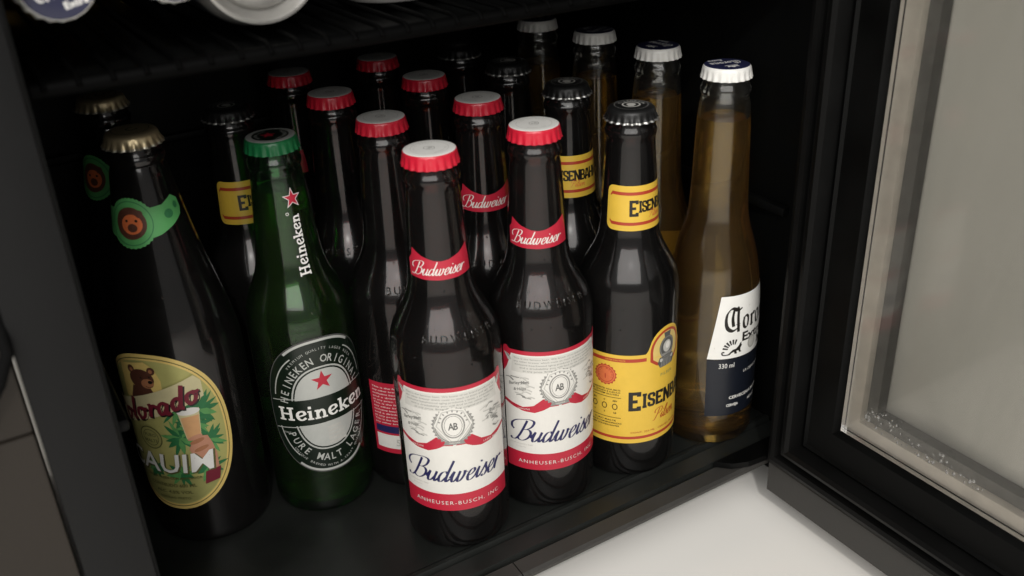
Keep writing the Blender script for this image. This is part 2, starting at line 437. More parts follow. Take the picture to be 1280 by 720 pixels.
        if name == 'embossed_lettering':
            bmesh.ops.remove_doubles(bm, verts=bm.verts[:], dist=1e-6)
            bmesh.ops.inset_region(bm, faces=bm.faces[:], thickness=0.00022, depth=0.00028, use_boundary=True, use_even_offset=True)
            for f in bm.faces: f.smooth = True
        bm.to_mesh(me); bm.free()
        o = link(name, me, parent); o.rotation_euler = (0, 0, theta)
        if name in ('fine_print', 'label_border', 'embossed_lettering', 'ring_lettering'): o['kind'] = 'stuff'
        return o
def ellp(cx, cy, rx, ry, n=40, rot=0.0, p=2.0):
    out = []
    for k in range(n):
        t = 2 * PI * k / n; c, s = math.cos(t), math.sin(t)
        x = rx * math.copysign(abs(c) ** (2 / p), c); y = ry * math.copysign(abs(s) ** (2 / p), s)
        out.append((cx + x * math.cos(rot) - y * math.sin(rot), cy + x * math.sin(rot) + y * math.cos(rot)))
    return out
def star(cx, cy, r, rot=0.0, inner=0.40):
    return [(cx + (r if k % 2 == 0 else r * inner) * math.sin(rot + k * PI / 5), cy + (r if k % 2 == 0 else r * inner) * math.cos(rot + k * PI / 5)) for k in range(10)]
def serrated(cx, cy, r, d, teeth):
    return [(cx + (r if k % 2 else r - d) * math.cos(PI * k / teeth), cy + (r if k % 2 else r - d) * math.sin(PI * k / teeth)) for k in range(2 * teeth)]

# hand-drawn alphabets: advance, strokes (x-height 1)
SCRIPT = {
 'B': (1.5, [[(0.62, 2.08), (0.55, 1.3), (0.42, 0.45), (0.2, 0.0), (-0.1, -0.05), (-0.3, 0.12)],
             [(-0.25, 1.0), (-0.55, 1.25), (-0.62, 1.65), (-0.3, 2.0), (0.3, 2.16), (0.85, 2.2), (1.25, 1.98), (1.2, 1.5), (0.9, 1.2), (0.6, 1.14)],
             [(0.6, 1.14), (1.08, 1.14), (1.34, 0.8), (1.24, 0.3), (0.9, 0.0), (0.55, 0.02), (0.32, 0.22)]]),
 'u': (1.0, [[(-0.05, 0.35), (0.1, 0.75), (0.2, 1.0)], [(0.2, 1.0), (0.16, 0.3), (0.28, 0.0), (0.48, 0.1), (0.7, 0.55), (0.74, 1.0)],
             [(0.74, 1.0), (0.7, 0.3), (0.8, 0.0), (1.0, 0.3)]]),
 'd': (0.98, [[(0.64, 0.82), (0.46, 1.0), (0.2, 0.9), (0.06, 0.45), (0.16, 0.03), (0.38, 0.05), (0.62, 0.45)],
              [(0.8, 2.05), (0.71, 1.2), (0.66, 0.35), (0.75, 0.0), (0.98, 0.3)]]),
 'w': (1.32, [[(-0.02, 0.35), (0.1, 0.8), (0.18, 1.0)], [(0.18, 1.0), (0.14, 0.3), (0.26, 0.0), (0.44, 0.12), (0.6, 0.55), (0.64, 1.0)],
              [(0.64, 1.0), (0.6, 0.3), (0.72, 0.0), (0.92, 0.15), (1.06, 0.6), (1.02, 1.0)], [(1.02, 1.0), (1.12, 0.82), (1.32, 0.85)]]),
 'e': (0.76, [[(-0.04, 0.34), (0.14, 0.42), (0.42, 0.55), (0.58, 0.8), (0.44, 1.02), (0.2, 0.88), (0.08, 0.45), (0.2, 0.03), (0.46, 0.0), (0.76, 0.32)]]),
 'i': (0.5, [[(-0.02, 0.3), (0.1, 0.75), (0.18, 1.0)], [(0.18, 1.0), (0.14, 0.3), (0.26, 0.0), (0.5, 0.3)], [(0.24, 1.36), (0.25, 1.5)]]),
 's': (0.62, [[(-0.02, 0.3), (0.18, 0.75), (0.3, 1.12)], [(0.3, 1.12), (0.34, 0.8), (0.5, 0.42), (0.4, 0.04), (0.2, 0.0), (0.08, 0.14)], [(0.42, 0.05), (0.62, 0.3)]]),
 'r': (0.8, [[(-0.06, 0.3), (0.08, 0.75), (0.16, 1.02)], [(0.16, 1.04), (0.13, 0.5), (0.10, 0.0)], [(0.13, 0.45), (0.30, 0.85), (0.52, 1.02), (0.66, 0.86)]]),
 'l': (0.5, [[(0.0, 0.3), (0.35, 1.3), (0.45, 1.95), (0.3, 2.05), (0.16, 1.4), (0.14, 0.3), (0.26, 0.0), (0.5, 0.3)]]),
 'n': (1.0, [[(0.0, 0.5), (0.12, 1.0), (0.12, 0.0)], [(0.12, 0.4), (0.4, 0.95), (0.6, 0.9), (0.6, 0.3), (0.72, 0.0), (1.0, 0.3)]]),
 'P': (1.3, [[(0.5, 2.0), (0.4, 1.0), (0.2, 0.1), (-0.1, 0.0)], [(-0.2, 1.3), (-0.3, 1.8), (0.3, 2.15), (1.0, 2.0), (1.1, 1.4), (0.7, 1.05), (0.4, 1.1)]]),
}
def slab(w, t):
    """bold slab serif letters, stem w, serif t"""
    def stem(x, y0, y1): return {'p': [(x, y0), (x, y1)], 'w': w, 'n': 0, 'sub': 1}
    def bar(x0, x1, y): return {'p': [(x0, y), (x1, y)], 'w': t, 'n': 0, 'sub': 1}
    return {
     'H': (1.66, [stem(0.36, 0, 1.42), stem(1.2, 0, 1.42), bar(0.36, 1.2, 0.72), bar(0.06, 0.66, t / 2), bar(0.9, 1.5, t / 2), bar(0.06, 0.66, 1.42 - t / 2), bar(0.9, 1.5, 1.42 - t / 2)]),
     'e': (1.02, [{'p': [(0.10, 0.40), (0.5, 0.52), (0.88, 0.66)], 'w': 0.15, 'n': 0}, {'p': [(0.86, 0.62), (0.76, 0.93), (0.46, 0.97), (0.2, 0.78), (0.16, 0.4), (0.36, 0.10), (0.66, 0.09), (0.9, 0.27)], 'w': 0.16, 'n': 0.12}]),
     'i': (0.66, [stem(0.3, 0, 0.98), bar(0.04, 0.58, t / 2), bar(0.06, 0.3, 0.98 - t / 2), {'p': [(0.3, 1.17), (0.3, 1.44)], 'w': 0.28, 'n': 0, 'sub': 1}]),
     'n': (1.26, [stem(0.3, 0, 0.98), bar(0.04, 0.56, t / 2), bar(0.06, 0.3, 0.98 - t / 2), {'p': [(0.34, 0.62), (0.55, 0.86), (0.78, 0.84), (0.9, 0.6), (0.9, 0.0)], 'w': 0.2, 'n': 0.06}, bar(0.68, 1.18, t / 2)]),
     'k': (1.26, [stem(0.3, 0, 1.42), bar(0.04, 0.56, t / 2), bar(0.04, 0.3, 1.42 - t / 2), {'p': [(0.34, 0.42), (0.98, 0.93)], 'w': 0.16, 'n': 0, 'sub': 1}, {'p': [(0.5, 0.56), (0.98, 0.06)], 'w': 0.25, 'n': 0, 'sub': 1}, bar(0.72, 1.22, t / 2), bar(0.7, 1.2, 0.98 - t / 2)]),
    }
SLAB = slab(0.27, 0.17)
BLACKLETTER = {
 'C': (1.55, [[(1.05, 1.72), (0.55, 1.9), (0.15, 1.5), (0.05, 0.8), (0.2, 0.2), (0.6, -0.08), (1.0, 0.05), (1.3, 0.35)],
              [(1.0, 1.95), (1.2, 1.72), (1.5, 1.85)], [(0.72, 1.72), (0.62, 1.0), (0.72, 0.3)], [(1.15, 1.75), (1.13, 1.0), (1.2, -0.25)], {'p': [(0.95, 0.45), (1.35, 0.45)], 'w': 0.05, 'n': 0.0, 'sub': 1}]),
 'o': (0.86, [{'p': [(0.2, 0.95), (0.14, 0.5), (0.2, 0.05)], 'w': .12, 'n': .16}, {'p': [(0.2, 0.92), (0.45, 1.04), (0.66, 0.86)], 'w': .12, 'n': .12}, {'p': [(0.64, 0.92), (0.64, 0.5), (0.58, 0.1)], 'w': .12, 'n': .16}, {'p': [(0.14, 0.14), (0.4, -0.04), (0.62, 0.12)], 'w': .12, 'n': .12}]),
 'r': (0.72, [{'p': [(0.22, 1.0), (0.22, 0.1)], 'w': .26, 'n': 0, 'sub': 1}, {'p': [(0.05, 0.86), (0.22, 1.0)], 'w': .1, 'n': .1, 'sub': 1}, {'p': [(0.1, 0.12), (0.24, 0.0), (0.42, 0.12)], 'w': .14, 'n': .1}, {'p': [(0.3, 0.84), (0.5, 1.0), (0.68, 0.88)], 'w': .16, 'n': .14}]),
 'n': (0.98, [{'p': [(0.22, 1.0), (0.22, 0.1)], 'w': .24, 'n': 0, 'sub': 1}, {'p': [(0.28, 0.84), (0.5, 1.02), (0.72, 0.86)], 'w': .14, 'n': .12}, {'p': [(0.7, 0.9), (0.7, 0.1)], 'w': .24, 'n': 0, 'sub': 1}, {'p': [(0.6, 0.12), (0.74, 0.0), (0.92, 0.12)], 'w': .14, 'n': .1}]),
 'a': (0.86, [{'p': [(0.16, 0.84), (0.4, 1.0), (0.62, 0.86)], 'w': .14, 'n': .12}, {'p': [(0.62, 0.9), (0.62, 0.1), (0.8, 0.04)], 'w': .2, 'n': 0}, {'p': [(0.6, 0.55), (0.2, 0.5), (0.14, 0.2), (0.34, 0.02), (0.6, 0.2)], 'w': .16, 'n': .1}]),
}
CONDENSED = {
 'E': (0.62, [[(0.13, 0), (0.13, 1)], [(0.04, 0.085), (0.54, 0.085)], [(0.04, 0.915), (0.54, 0.915)], [(0.13, 0.5), (0.44, 0.5)], [(0.50, 0.0), (0.50, 0.24)], [(0.50, 1.0), (0.50, 0.76)]]),
 'I': (0.36, [[(0.18, 0), (0.18, 1)], [(0.04, 0.06), (0.32, 0.06)], [(0.04, 0.94), (0.32, 0.94)]]),
 'S': (0.56, [[(0.46, 0.66), (0.46, 0.86), (0.40, 0.92), (0.17, 0.92), (0.11, 0.86), (0.11, 0.64), (0.20, 0.54), (0.38, 0.46), (0.46, 0.36), (0.46, 0.14), (0.40, 0.08), (0.17, 0.08), (0.11, 0.14), (0.11, 0.34)]]),
 'N': (0.66, [[(0.12, 0), (0.12, 1)], [(0.54, 0), (0.54, 1)], [(0.12, 1.0), (0.54, 0.0)], [(0.02, 0.05), (0.22, 0.05)], [(0.44, 0.95), (0.64, 0.95)]]),
 'B': (0.60, [[(0.13, 0), (0.13, 1)], [(0.04, 0.08), (0.40, 0.08), (0.48, 0.16), (0.48, 0.42), (0.40, 0.51), (0.13, 0.51)], [(0.40, 0.51), (0.46, 0.60), (0.46, 0.84), (0.40, 0.92), (0.04, 0.92)]]),
 'A': (0.62, [[(0.10, 0), (0.24, 0.98)], [(0.24, 0.92), (0.38, 0.92)], [(0.38, 0.98), (0.53, 0)], [(0.18, 0.3), (0.46, 0.3)], [(0.01, 0.05), (0.20, 0.05)], [(0.42, 0.05), (0.62, 0.05)]]),
 'H': (0.66, [[(0.13, 0), (0.13, 1)], [(0.53, 0), (0.53, 1)], [(0.13, 0.5), (0.53, 0.5)], [(0.02, 0.05), (0.24, 0.05)], [(0.42, 0.05), (0.64, 0.05)], [(0.02, 0.95), (0.24, 0.95)], [(0.42, 0.95), (0.64, 0.95)]]),
}
BRUSH = {  # fat brush letters for the tilted wordmark
 'C': (1.3, [[(1.05, 1.35), (0.75, 1.7), (0.35, 1.5), (0.15, 0.9), (0.3, 0.3), (0.7, 0.05), (1.15, 0.35)]]),
 'o': (0.95, [[(0.5, 0.95), (0.2, 0.8), (0.15, 0.35), (0.4, 0.05), (0.7, 0.25), (0.75, 0.7), (0.5, 0.95), (0.7, 0.9), (0.98, 0.95)]]),
 'l': (0.6, [[(0.35, 1.9), (0.28, 1.0), (0.3, 0.1), (0.6, 0.2)]]),
 'r': (0.8, [[(0.12, 0.9), (0.3, 0.95), (0.28, 0.0)], [(0.28, 0.6), (0.5, 0.95), (0.78, 0.85)]]),
 'a': (1.0, [[(0.7, 0.85), (0.4, 0.95), (0.15, 0.6), (0.25, 0.1), (0.5, 0.1), (0.7, 0.5)], [(0.74, 0.95), (0.7, 0.3), (0.8, 0.05), (1.0, 0.2)]]),
 'd': (1.0, [[(0.7, 0.8), (0.4, 0.95), (0.15, 0.6), (0.25, 0.1), (0.5, 0.1), (0.7, 0.5)], [(0.78, 1.9), (0.72, 0.9), (0.72, 0.2), (0.95, 0.1)]]),
}

# ------------------------------------------------------------------ the room's surfaces in view
def slab_sheet(name, pts, m):
    me = mesh_from(pts, [tuple(range(len(pts)))], [m], name=name)
    o = link(name, me); tag(o, kind='structure'); return o
FZ = -0.045
slab_sheet('floor', [(-3, -3, FZ), (4, -3, FZ), (4, 3, FZ), (-3, 3, FZ)], WHITEFL)
o = box('wall', (-3, 0.95, FZ), (4, 1.05, 2.6), BEIGE); tag(o, kind='structure')

# ------------------------------------------------------------------ the fridge
YF = -0.062                      # front plane of the carcass
XL, XR = -0.1745, 0.2265         # inside width
YB = 0.252                       # back of the inside
XLO, XRO = -0.2005, 0.2545
fridge = empty('beer_fridge', (0, 0, FZ))
tag(fridge, 'black glass door fridge standing open with beer bottles inside', 'fridge')
def fpart(o):
    o.parent = fridge; o.matrix_parent_inverse = Matrix.Translation((0, 0, -FZ)); return o
top = 0.60
sw = fpart(box('side_wall', (XLO, YF, FZ + 0.002), (XL, YB + 0.04, top), JAMB, None, 0.0010))
fpart(box('side_wall', (XR, YF + 0.001, FZ + 0.002), (XRO, YB + 0.04, top), PLASTIC, None, 0.0025))
fpart(box('side_liner', (XL + 0.0002, YF + 0.004, 0.0005), (XL + 0.0014, YB - 0.001, top - 0.03), LINER))
fpart(box('side_liner', (XR - 0.0014, YF + 0.004, 0.0005), (XR - 0.0002, YB - 0.001, top - 0.03), LINER))
fpart(box('back_wall', (XL + 0.0016, YB, 0.0005), (XR - 0.0016, YB + 0.038, top - 0.031), LINER))
fpart(box('roof', (XL + 0.0005, YF, top - 0.03), (XR - 0.0005, YB + 0.04, top), PLASTIC, None, 0.002))
# base tray the bottles stand on: stepped front lip
prof = [(YB, -0.026), (YB, 0.0), (-0.0265, 0.0), (-0.0285, 0.0012), (-0.0310, 0.0012), (-0.0325, -0.0022), (-0.0338, -0.0022), (-0.0350, 0.0004),
        (-0.0462, -0.0006), (-0.0474, -0.0030), (-0.0486, -0.0030), (-0.0497, -0.0012), (-0.0500, -0.010), (-0.0300, -0.026)]
fpart(prism('base_tray', prof, 'x', XL + 0.0016, XR - 0.0016, SHELFP))
prof = [(-0.0503, -0.0100), (-0.0503, -0.0014), (-0.0600, -0.0020), (YF, -0.0036), (YF + 0.0004, -0.0060), (-0.0570, -0.0100)]
s1 = fpart(prism('front_sill', prof, 'x', XL + 0.0012, 0.0060, SILLM))
s2 = fpart(prism('front_sill', prof, 'x', 0.0068, XR - 0.0012, SILLM))
fpart(box('base_plinth', (XL + 0.0012, 0.002, FZ + 0.001), (XR - 0.0012, YB, -0.0265), PLASTIC))
# support ribs moulded in the liner
def rib(a, b):
    return fpart(box('shelf_rib', a, b, LINER, None, 0.0015))
rib((XL + 0.004, YB - 0.006, 0.186), (XR - 0.004, YB - 0.0002, 0.192))
rib((XR - 0.0074, YF + 0.03, 0.150), (XR - 0.0016, YB - 0.007, 0.156))
rib((XL + 0.0016, YF + 0.03, 0.150), (XL + 0.0074, YB - 0.007, 0.156))
# hinge plate at the lower right corner
hp = [(0.158, -0.0500), (0.2255, -0.0500), (0.2255, -0.0634), (0.188, -0.0634), (0.176, -0.0622), (0.166, -0.0580)]
fpart(prism('hinge_plate', hp, 'z', -0.0008, 0.0032, PLASTIC))
# upper wire shelf
ZS = 0.2984
wsh = fpart(empty('wire_shelf', (0, 0, FZ)))
wsh.location = (0, 0, 0); wsh.matrix_parent_inverse = Matrix.Translation((0, 0, -FZ)); wsh.location = (0, 0, 0)
WIREM = mat('black_coated_wire', (0.0008, 0.0008, 0.0008), 0.6, spec=0.05, vary=0.2)
link('front_rail', tube_mesh([(XL + 0.004, -0.0315, ZS - 0.001), (XR - 0.004, -0.0315, ZS - 0.001)], 0.0032, WIREM, 10), wsh)
link('rear_rail', tube_mesh([(XL + 0.004, 0.235, ZS - 0.004), (XR - 0.004, 0.235, ZS - 0.004)], 0.003, WIREM, 8), wsh)
wire_me = tube_mesh([(0, -0.0355, ZS - 0.0005), (0, -0.033, ZS + 0.0022), (0, -0.028, ZS + 0.0028), (0, 0.238, ZS + 0.0028)], 0.0011, WIREM, 6)
for k in range(33):
    link('wire', wire_me, wsh, (XL + 0.0085 + k * 0.0120, 0, 0))
plate = link('shelf_plate', mesh_from([(XL + 0.004, -0.028, ZS - 0.002), (XR - 0.004, -0.028, ZS - 0.002), (XR - 0.004, 0.232, ZS - 0.002), (XL + 0.004, 0.232, ZS - 0.002)], [(0, 1, 2, 3)], [LINER]), wsh)

# ------------------------------------------------------------------ the open door
XD = 0.195                       # inner face
DY0, DY1 = -0.0640, -0.50        # hinge edge, far edge
DZ0, DZ1 = -0.0290, 0.56
door = empty('door', (0, 0, 0)); fpart(door)
def frame_sweep(name, y0, z0, y1, z1, prof, m, smooth=True):
    """closed profile of (inset, height above the inner face) swept round the door rectangle, mitred"""
    n = len(prof); V = []; F = []
    for cy_, cz_, sy, sz in ((y0, z0, -1, 1), (y1, z0, 1, 1), (y1, z1, 1, -1), (y0, z1, -1, -1)):
        for d, h in prof: V.append((XD - h, cy_ + sy * d, cz_ + sz * d))
    for c in range(4):
        for i in range(n): F.append((c * n + i, c * n + (i + 1) % n, ((c + 1) % 4) * n + (i + 1) % n, ((c + 1) % 4) * n + i))
    me = mesh_from(V, F, [m], name=name)
    bm = bmesh.new(); bm.from_mesh(me); bmesh.ops.recalc_face_normals(bm, faces=bm.faces[:]); bm.to_mesh(me); bm.free()
    if smooth:
        for p in me.polygons: p.use_smooth = True
        me.set_sharp_from_angle(angle=R(35))
    return link(name, me, door)
GZ0 = 0.0000                     # lower edge of the gasket and inner frame
def E4(d): return (DY0 - d, GZ0 + d, DY1 + d, DZ1 - d)
# outer strip under the gasket
prism('bottom_strip', [(XD, DZ0 + 0.002), (XD - 0.002, DZ0 + 0.004), (XD - 0.0022, GZ0 - 0.0035), (XD, GZ0 - 0.0008), (XD + 0.038, GZ0 - 0.0008), (XD + 0.040, DZ0)], 'y', DY1, DY0, SILLM, door)
frame_sweep('gasket', DY0, GZ0, DY1, DZ1, [(0.0005, -0.004), (0.0005, 0.003), (0.0030, 0.0075), (0.0060, 0.0088), (0.0085, 0.0078), (0.0098, 0.0042), (0.0115, 0.0035),
             (0.0130, 0.0050), (0.0160, 0.0105), (0.0190, 0.0118), (0.0215, 0.0105), (0.0230, 0.0060), (0.0236, -0.004)], RUBBER)
frame_sweep('door_frame', DY0, GZ0, DY1, DZ1, [(0.0000, -0.0400), (0.0000, -0.0045), (0.0240, -0.0045), (0.0242, 0.0022), (0.0258, 0.0030), (0.0272, 0.0012), (0.0420, -0.0015), (0.0440, -0.0040), (0.0445, -0.0095), (0.0445, -0.0400)], PLASTIC)
d = 0.0447
frame_sweep('spacer_bar', DY0 - d, GZ0 + d, DY1 + d, DZ1 - d, [(0.0, -0.0095), (0.0078, -0.0110), (0.0086, -0.0125), (0.0086, -0.024), (0.0, -0.024)], ALU)
frame_sweep('glazing_seal', DY0 - d, GZ0 + d, DY1 + d, DZ1 - d, [(0.0088, -0.0150), (0.0145, -0.0165), (0.0147, -0.024), (0.0088, -0.024)], SEAL)
def pane(name, h0, h1, m):
    e = E4(d + 0.0002)
    return box(name, (XD + h0, e[2], e[1]), (XD + h1, e[0], e[3]), m, door)
pane('outer_pane', 0.0255, 0.0290, FOG)
pane('inner_pane', 0.0050, 0.0080, PANE)
# condensation beads on the lower corner of the pane
dv = []; df_ = []
rnd = random.Random(3)
def bead(y, z, r):
    n = 8; o0 = len(dv); x = XD + 0.0050
    for ring, hh in ((1.0, 0.0), (0.75, 0.45), (0.0, 0.62)):
        if ring == 0: dv.append((x - r * hh, y, z))
        else:
            for k in range(n): dv.append((x - r * hh, y + r * ring * math.cos(2 * PI * k / n), z + r * 1.25 * ring * math.sin(2 * PI * k / n)))
    for k in range(n):
        df_.append((o0 + k, o0 + (k + 1) % n, o0 + n + (k + 1) % n, o0 + n + k)); df_.append((o0 + n + k, o0 + n + (k + 1) % n, o0 + 2 * n))
for k in range(110):
    u = rnd.random() ** 1.8
    bead(DY0 - 0.0445 - 0.0135 - u * 0.075 - rnd.random() * 0.004, GZ0 + 0.0445 + 0.0135 + abs(rnd.gauss(0, 0.004)) + (0.010 * rnd.random() if u < 0.3 else 0), 0.00025 + 0.0008 * rnd.random() ** 3)
dm = mesh_from(dv, df_, [DROP], smooth=True, name='condensation')
o = link('condensation', dm, door); o['kind'] = 'stuff'

# ------------------------------------------------------------------ neighbour on the left
cab = empty('cabinet', (-0.36, 0.0, FZ))
tag(cab, 'dim taupe laminate cabinet front at left beside the grey fridge side', 'cabinet')
def cpart(o):
    o.parent = cab; o.matrix_parent_inverse = Matrix.Translation((0.36, 0, -FZ)); return o
cpart(box('drawer_front', (-0.60, -0.0612, FZ + 0.01), (-0.2019, -0.038, 0.1795), CABM, None, 0.0012))
cpart(box('drawer_front', (-0.60, -0.0612, 0.1805), (-0.2019, -0.038, 0.56), CABM, None, 0.0012))
cpart(box('carcass', (-0.60, -0.0375, FZ), (-0.2065, 0.26, 0.56), CABM))
pw = link('power_cable', tube_mesh([(-0.2022, -0.030, 0.30), (-0.2018, -0.052, 0.240), (-0.2022, -0.0650, 0.2165), (-0.2075, -0.0680, 0.2070), (-0.2165, -0.0675, 0.1950), (-0.235, -0.0662, 0.165), (-0.262, -0.0655, 0.09), (-0.27, -0.0655, FZ + 0.003)], 0.0022, CABLE, 8))
tag(pw, 'thin black cable coming out of the gap beside the fridge side', 'cable')

# ------------------------------------------------------------------ bottles
def profiler(pts):
    def f(z):
        if z <= pts[0][0]: return pts[0][1]
        for (z0, r0), (z1, r1) in zip(pts, pts[1:]):
            if z <= z1: return r0 + (r1 - r0) * (z - z0) / (z1 - z0)
        return pts[-1][1]
    return f
def smooth_prof(pts, sub=4):
    q = spline(pts, sub); return [(p.x, p.y) for p in q]
# (z, r) outside, mm, without the lip
BODY_LONG = smooth_prof([(8, 30.5), (60, 30.5), (116, 30.5), (126, 30.1), (134, 28.6), (142, 25.0), (149, 21.2), (156, 18.4), (164, 17.0), (180, 16.1), (200, 14.7), (212, 13.8)])
BODY_TALL = smooth_prof([(8, 29.8), (40, 29.9), (80, 29.8), (96, 29.3), (109, 28.3), (121, 26.8), (131, 24.8), (140, 22.3), (148, 19.9), (156, 18.3), (168, 17.3), (190, 16.4), (212, 15.6), (225, 14.4)])
BODY_GREEN = smooth_prof([(8, 30.2), (60, 30.2), (118, 30.2), (128, 29.6), (137, 27.6), (145, 24.2), (153, 20.8), (162, 18.6), (176, 17.0), (196, 15.2), (211, 13.9)])
BODY_WIDE = smooth_prof([(8, 33.4), (40, 34.0), (80, 34.4), (112, 34.4), (126, 33.6), (140, 31.2), (156, 27.6), (172, 23.8), (188, 20.4), (204, 17.6), (222, 14.8)])
def bottle_parts(root, body, H, glass, beer, fill, wall=2.6):
    zl = body[-1][0]
    rb = body[0][1]
    lip = [(H - 16.5, 13.4), (H - 15.0, 14.4), (H - 12.6, 14.6), (H - 11.0, 13.9), (H - 9.0, 12.9), (H - 1.6, 12.7)]
    outer = [(0.0, rb - 9.0), (0.0, rb - 4.6), (0.9, rb - 2.6), (2.6, rb - 1.0), (5.0, rb - 0.2)] + body + lip
    inner = [(z, r - wall) for z, r in body if z > 12]
    prof = [(0, 2.2 * MM)] + [(r * MM, z * MM) for z, r in [(1.4, rb - 14)] ] + [(r * MM, z * MM) for z, r in outer]
    innp = [(8.6 * MM, (H - 1.6) * MM), (8.8 * MM, (H - 12) * MM)] + [(max(r, 8.8) * MM, z * MM) for z, r in reversed(inner)] + [((rb - wall - 1.6) * MM, 8.0 * MM), ((rb - wall - 6) * MM, 5.6 * MM), (0, 6.4 * MM)]
    me = lathe_mesh(prof + innp, 72, [glass], name='glass')
    link('glass', me, root)
    lq = [(0, 6.3 * MM), ((rb - wall - 5.9) * MM, 5.5 * MM), ((rb - wall - 1.5) * MM, 7.9 * MM)]
    last = None
    for z, r in inner:
        if z >= fill: break
        lq.append(((r + 0.12) * MM, z * MM)); last = (z, r)
    f = profiler(body); rf = f(fill) - wall
    lq += [((rf + 0.12) * MM, fill * MM), ((rf - 1.2) * MM, (fill - 0.7) * MM), (0, (fill - 0.8) * MM)]
    link('beer', lathe_mesh(lq, 72, [beer], name='beer'), root)
    return f
def crown(root, H, topm, skirtm, edgem=None, disc=12.0, pry=False):
    ztop = H + 0.5
    if pry:
        pr = [(0, 0), (8.0, 0.05), (11.0, -0.25), (12.2, -0.8), (13.0, -1.7), (13.4, -2.8), (13.6, -4.0), (14.0, -5.2), (14.7, -6.4), (15.1, -7.2), (14.8, -7.5), (13.4, -7.0), (13.0, -3.0), (0, -2.0)]
        rm = [0, 0, 0, 0, 1, 1, 1, 1, 2, 2, 2, 2, 2]
        amp = [0, 0, 0, 0, 0, 0.04, 0.14, 0.30, 0.48, 0.60, 0.60, 0.3, 0, 0]
    else:
        pr = [(0, 0), (8.0, 0.05), (12.2, 0.0), (disc, -0.22), (disc + 0.35, -0.7), (13.75, -1.5), (13.95, -2.8), (14.1, -4.4), (14.35, -6.0), (14.65, -7.1), (14.45, -7.4), (13.3, -7.0), (13.0, -3.0), (0, -2.0)]
        rm = [0, 0, 0, 1, 1, 1, 1, 1, 1, 2, 2, 2, 2]
        amp = [0, 0, 0, 0, 0, 0.03, 0.12, 0.24, 0.34, 0.40, 0.40, 0.3, 0, 0]
    me = lathe_mesh([(r * MM, (ztop + z) * MM) for r, z in pr], 168, [topm, skirtm, edgem or skirtm], rm, lambda i, t: amp[i] * math.cos(21 * t) * MM, name='crown_cap')
    cap = link('crown_cap', me, root)
    return cap, ztop

def drops(root, f, n, z0, z1, seed):
    rn = random.Random(seed); V = []; F = []
    for _ in range(n):
        z = rn.uniform(z0, z1); t = rn.uniform(0, 2 * PI); s = 0.18 + 0.55 * rn.random() ** 2.5
        r = f(z); sl = math.atan2(f(z + 1) - f(z - 1), 2.0)
        nr, nz = math.cos(sl), -math.sin(sl); m = 8; o0 = len(V)
        for k_, h_ in ((1.0, -0.05), (0.78, 0.42), (0, 0.6)):
            for k in range(m if k_ else 1):
                a = 2 * PI * k / m; du = s * k_ * math.cos(a); dv_ = s * 1.15 * k_ * math.sin(a)
                rr = r + nr * s * h_ + math.sin(sl) * dv_; zz = z + nz * s * h_ + math.cos(sl) * dv_; tt = t + du / r
                V.append((rr * math.cos(tt) * MM, rr * math.sin(tt) * MM, zz * MM))
        for k in range(m):
            k1 = (k + 1) % m
            F.append((o0 + k, o0 + k1, o0 + m + k1, o0 + m + k)); F.append((o0 + m + k, o0 + m + k1, o0 + 2 * m))
    o = link('condensation', mesh_from(V, F, [BEAD], smooth=True, name='condensation'), root); o['kind'] = 'stuff'
TINY = ["This is the famous beer. We know of no brand produced by", "any other brewer which costs so much to brew and age. Our",
        "exclusive beechwood aging produces a taste, a smoothness", "and a drinkability you will find in no other beer", "at any price. Brewed by our original process"]

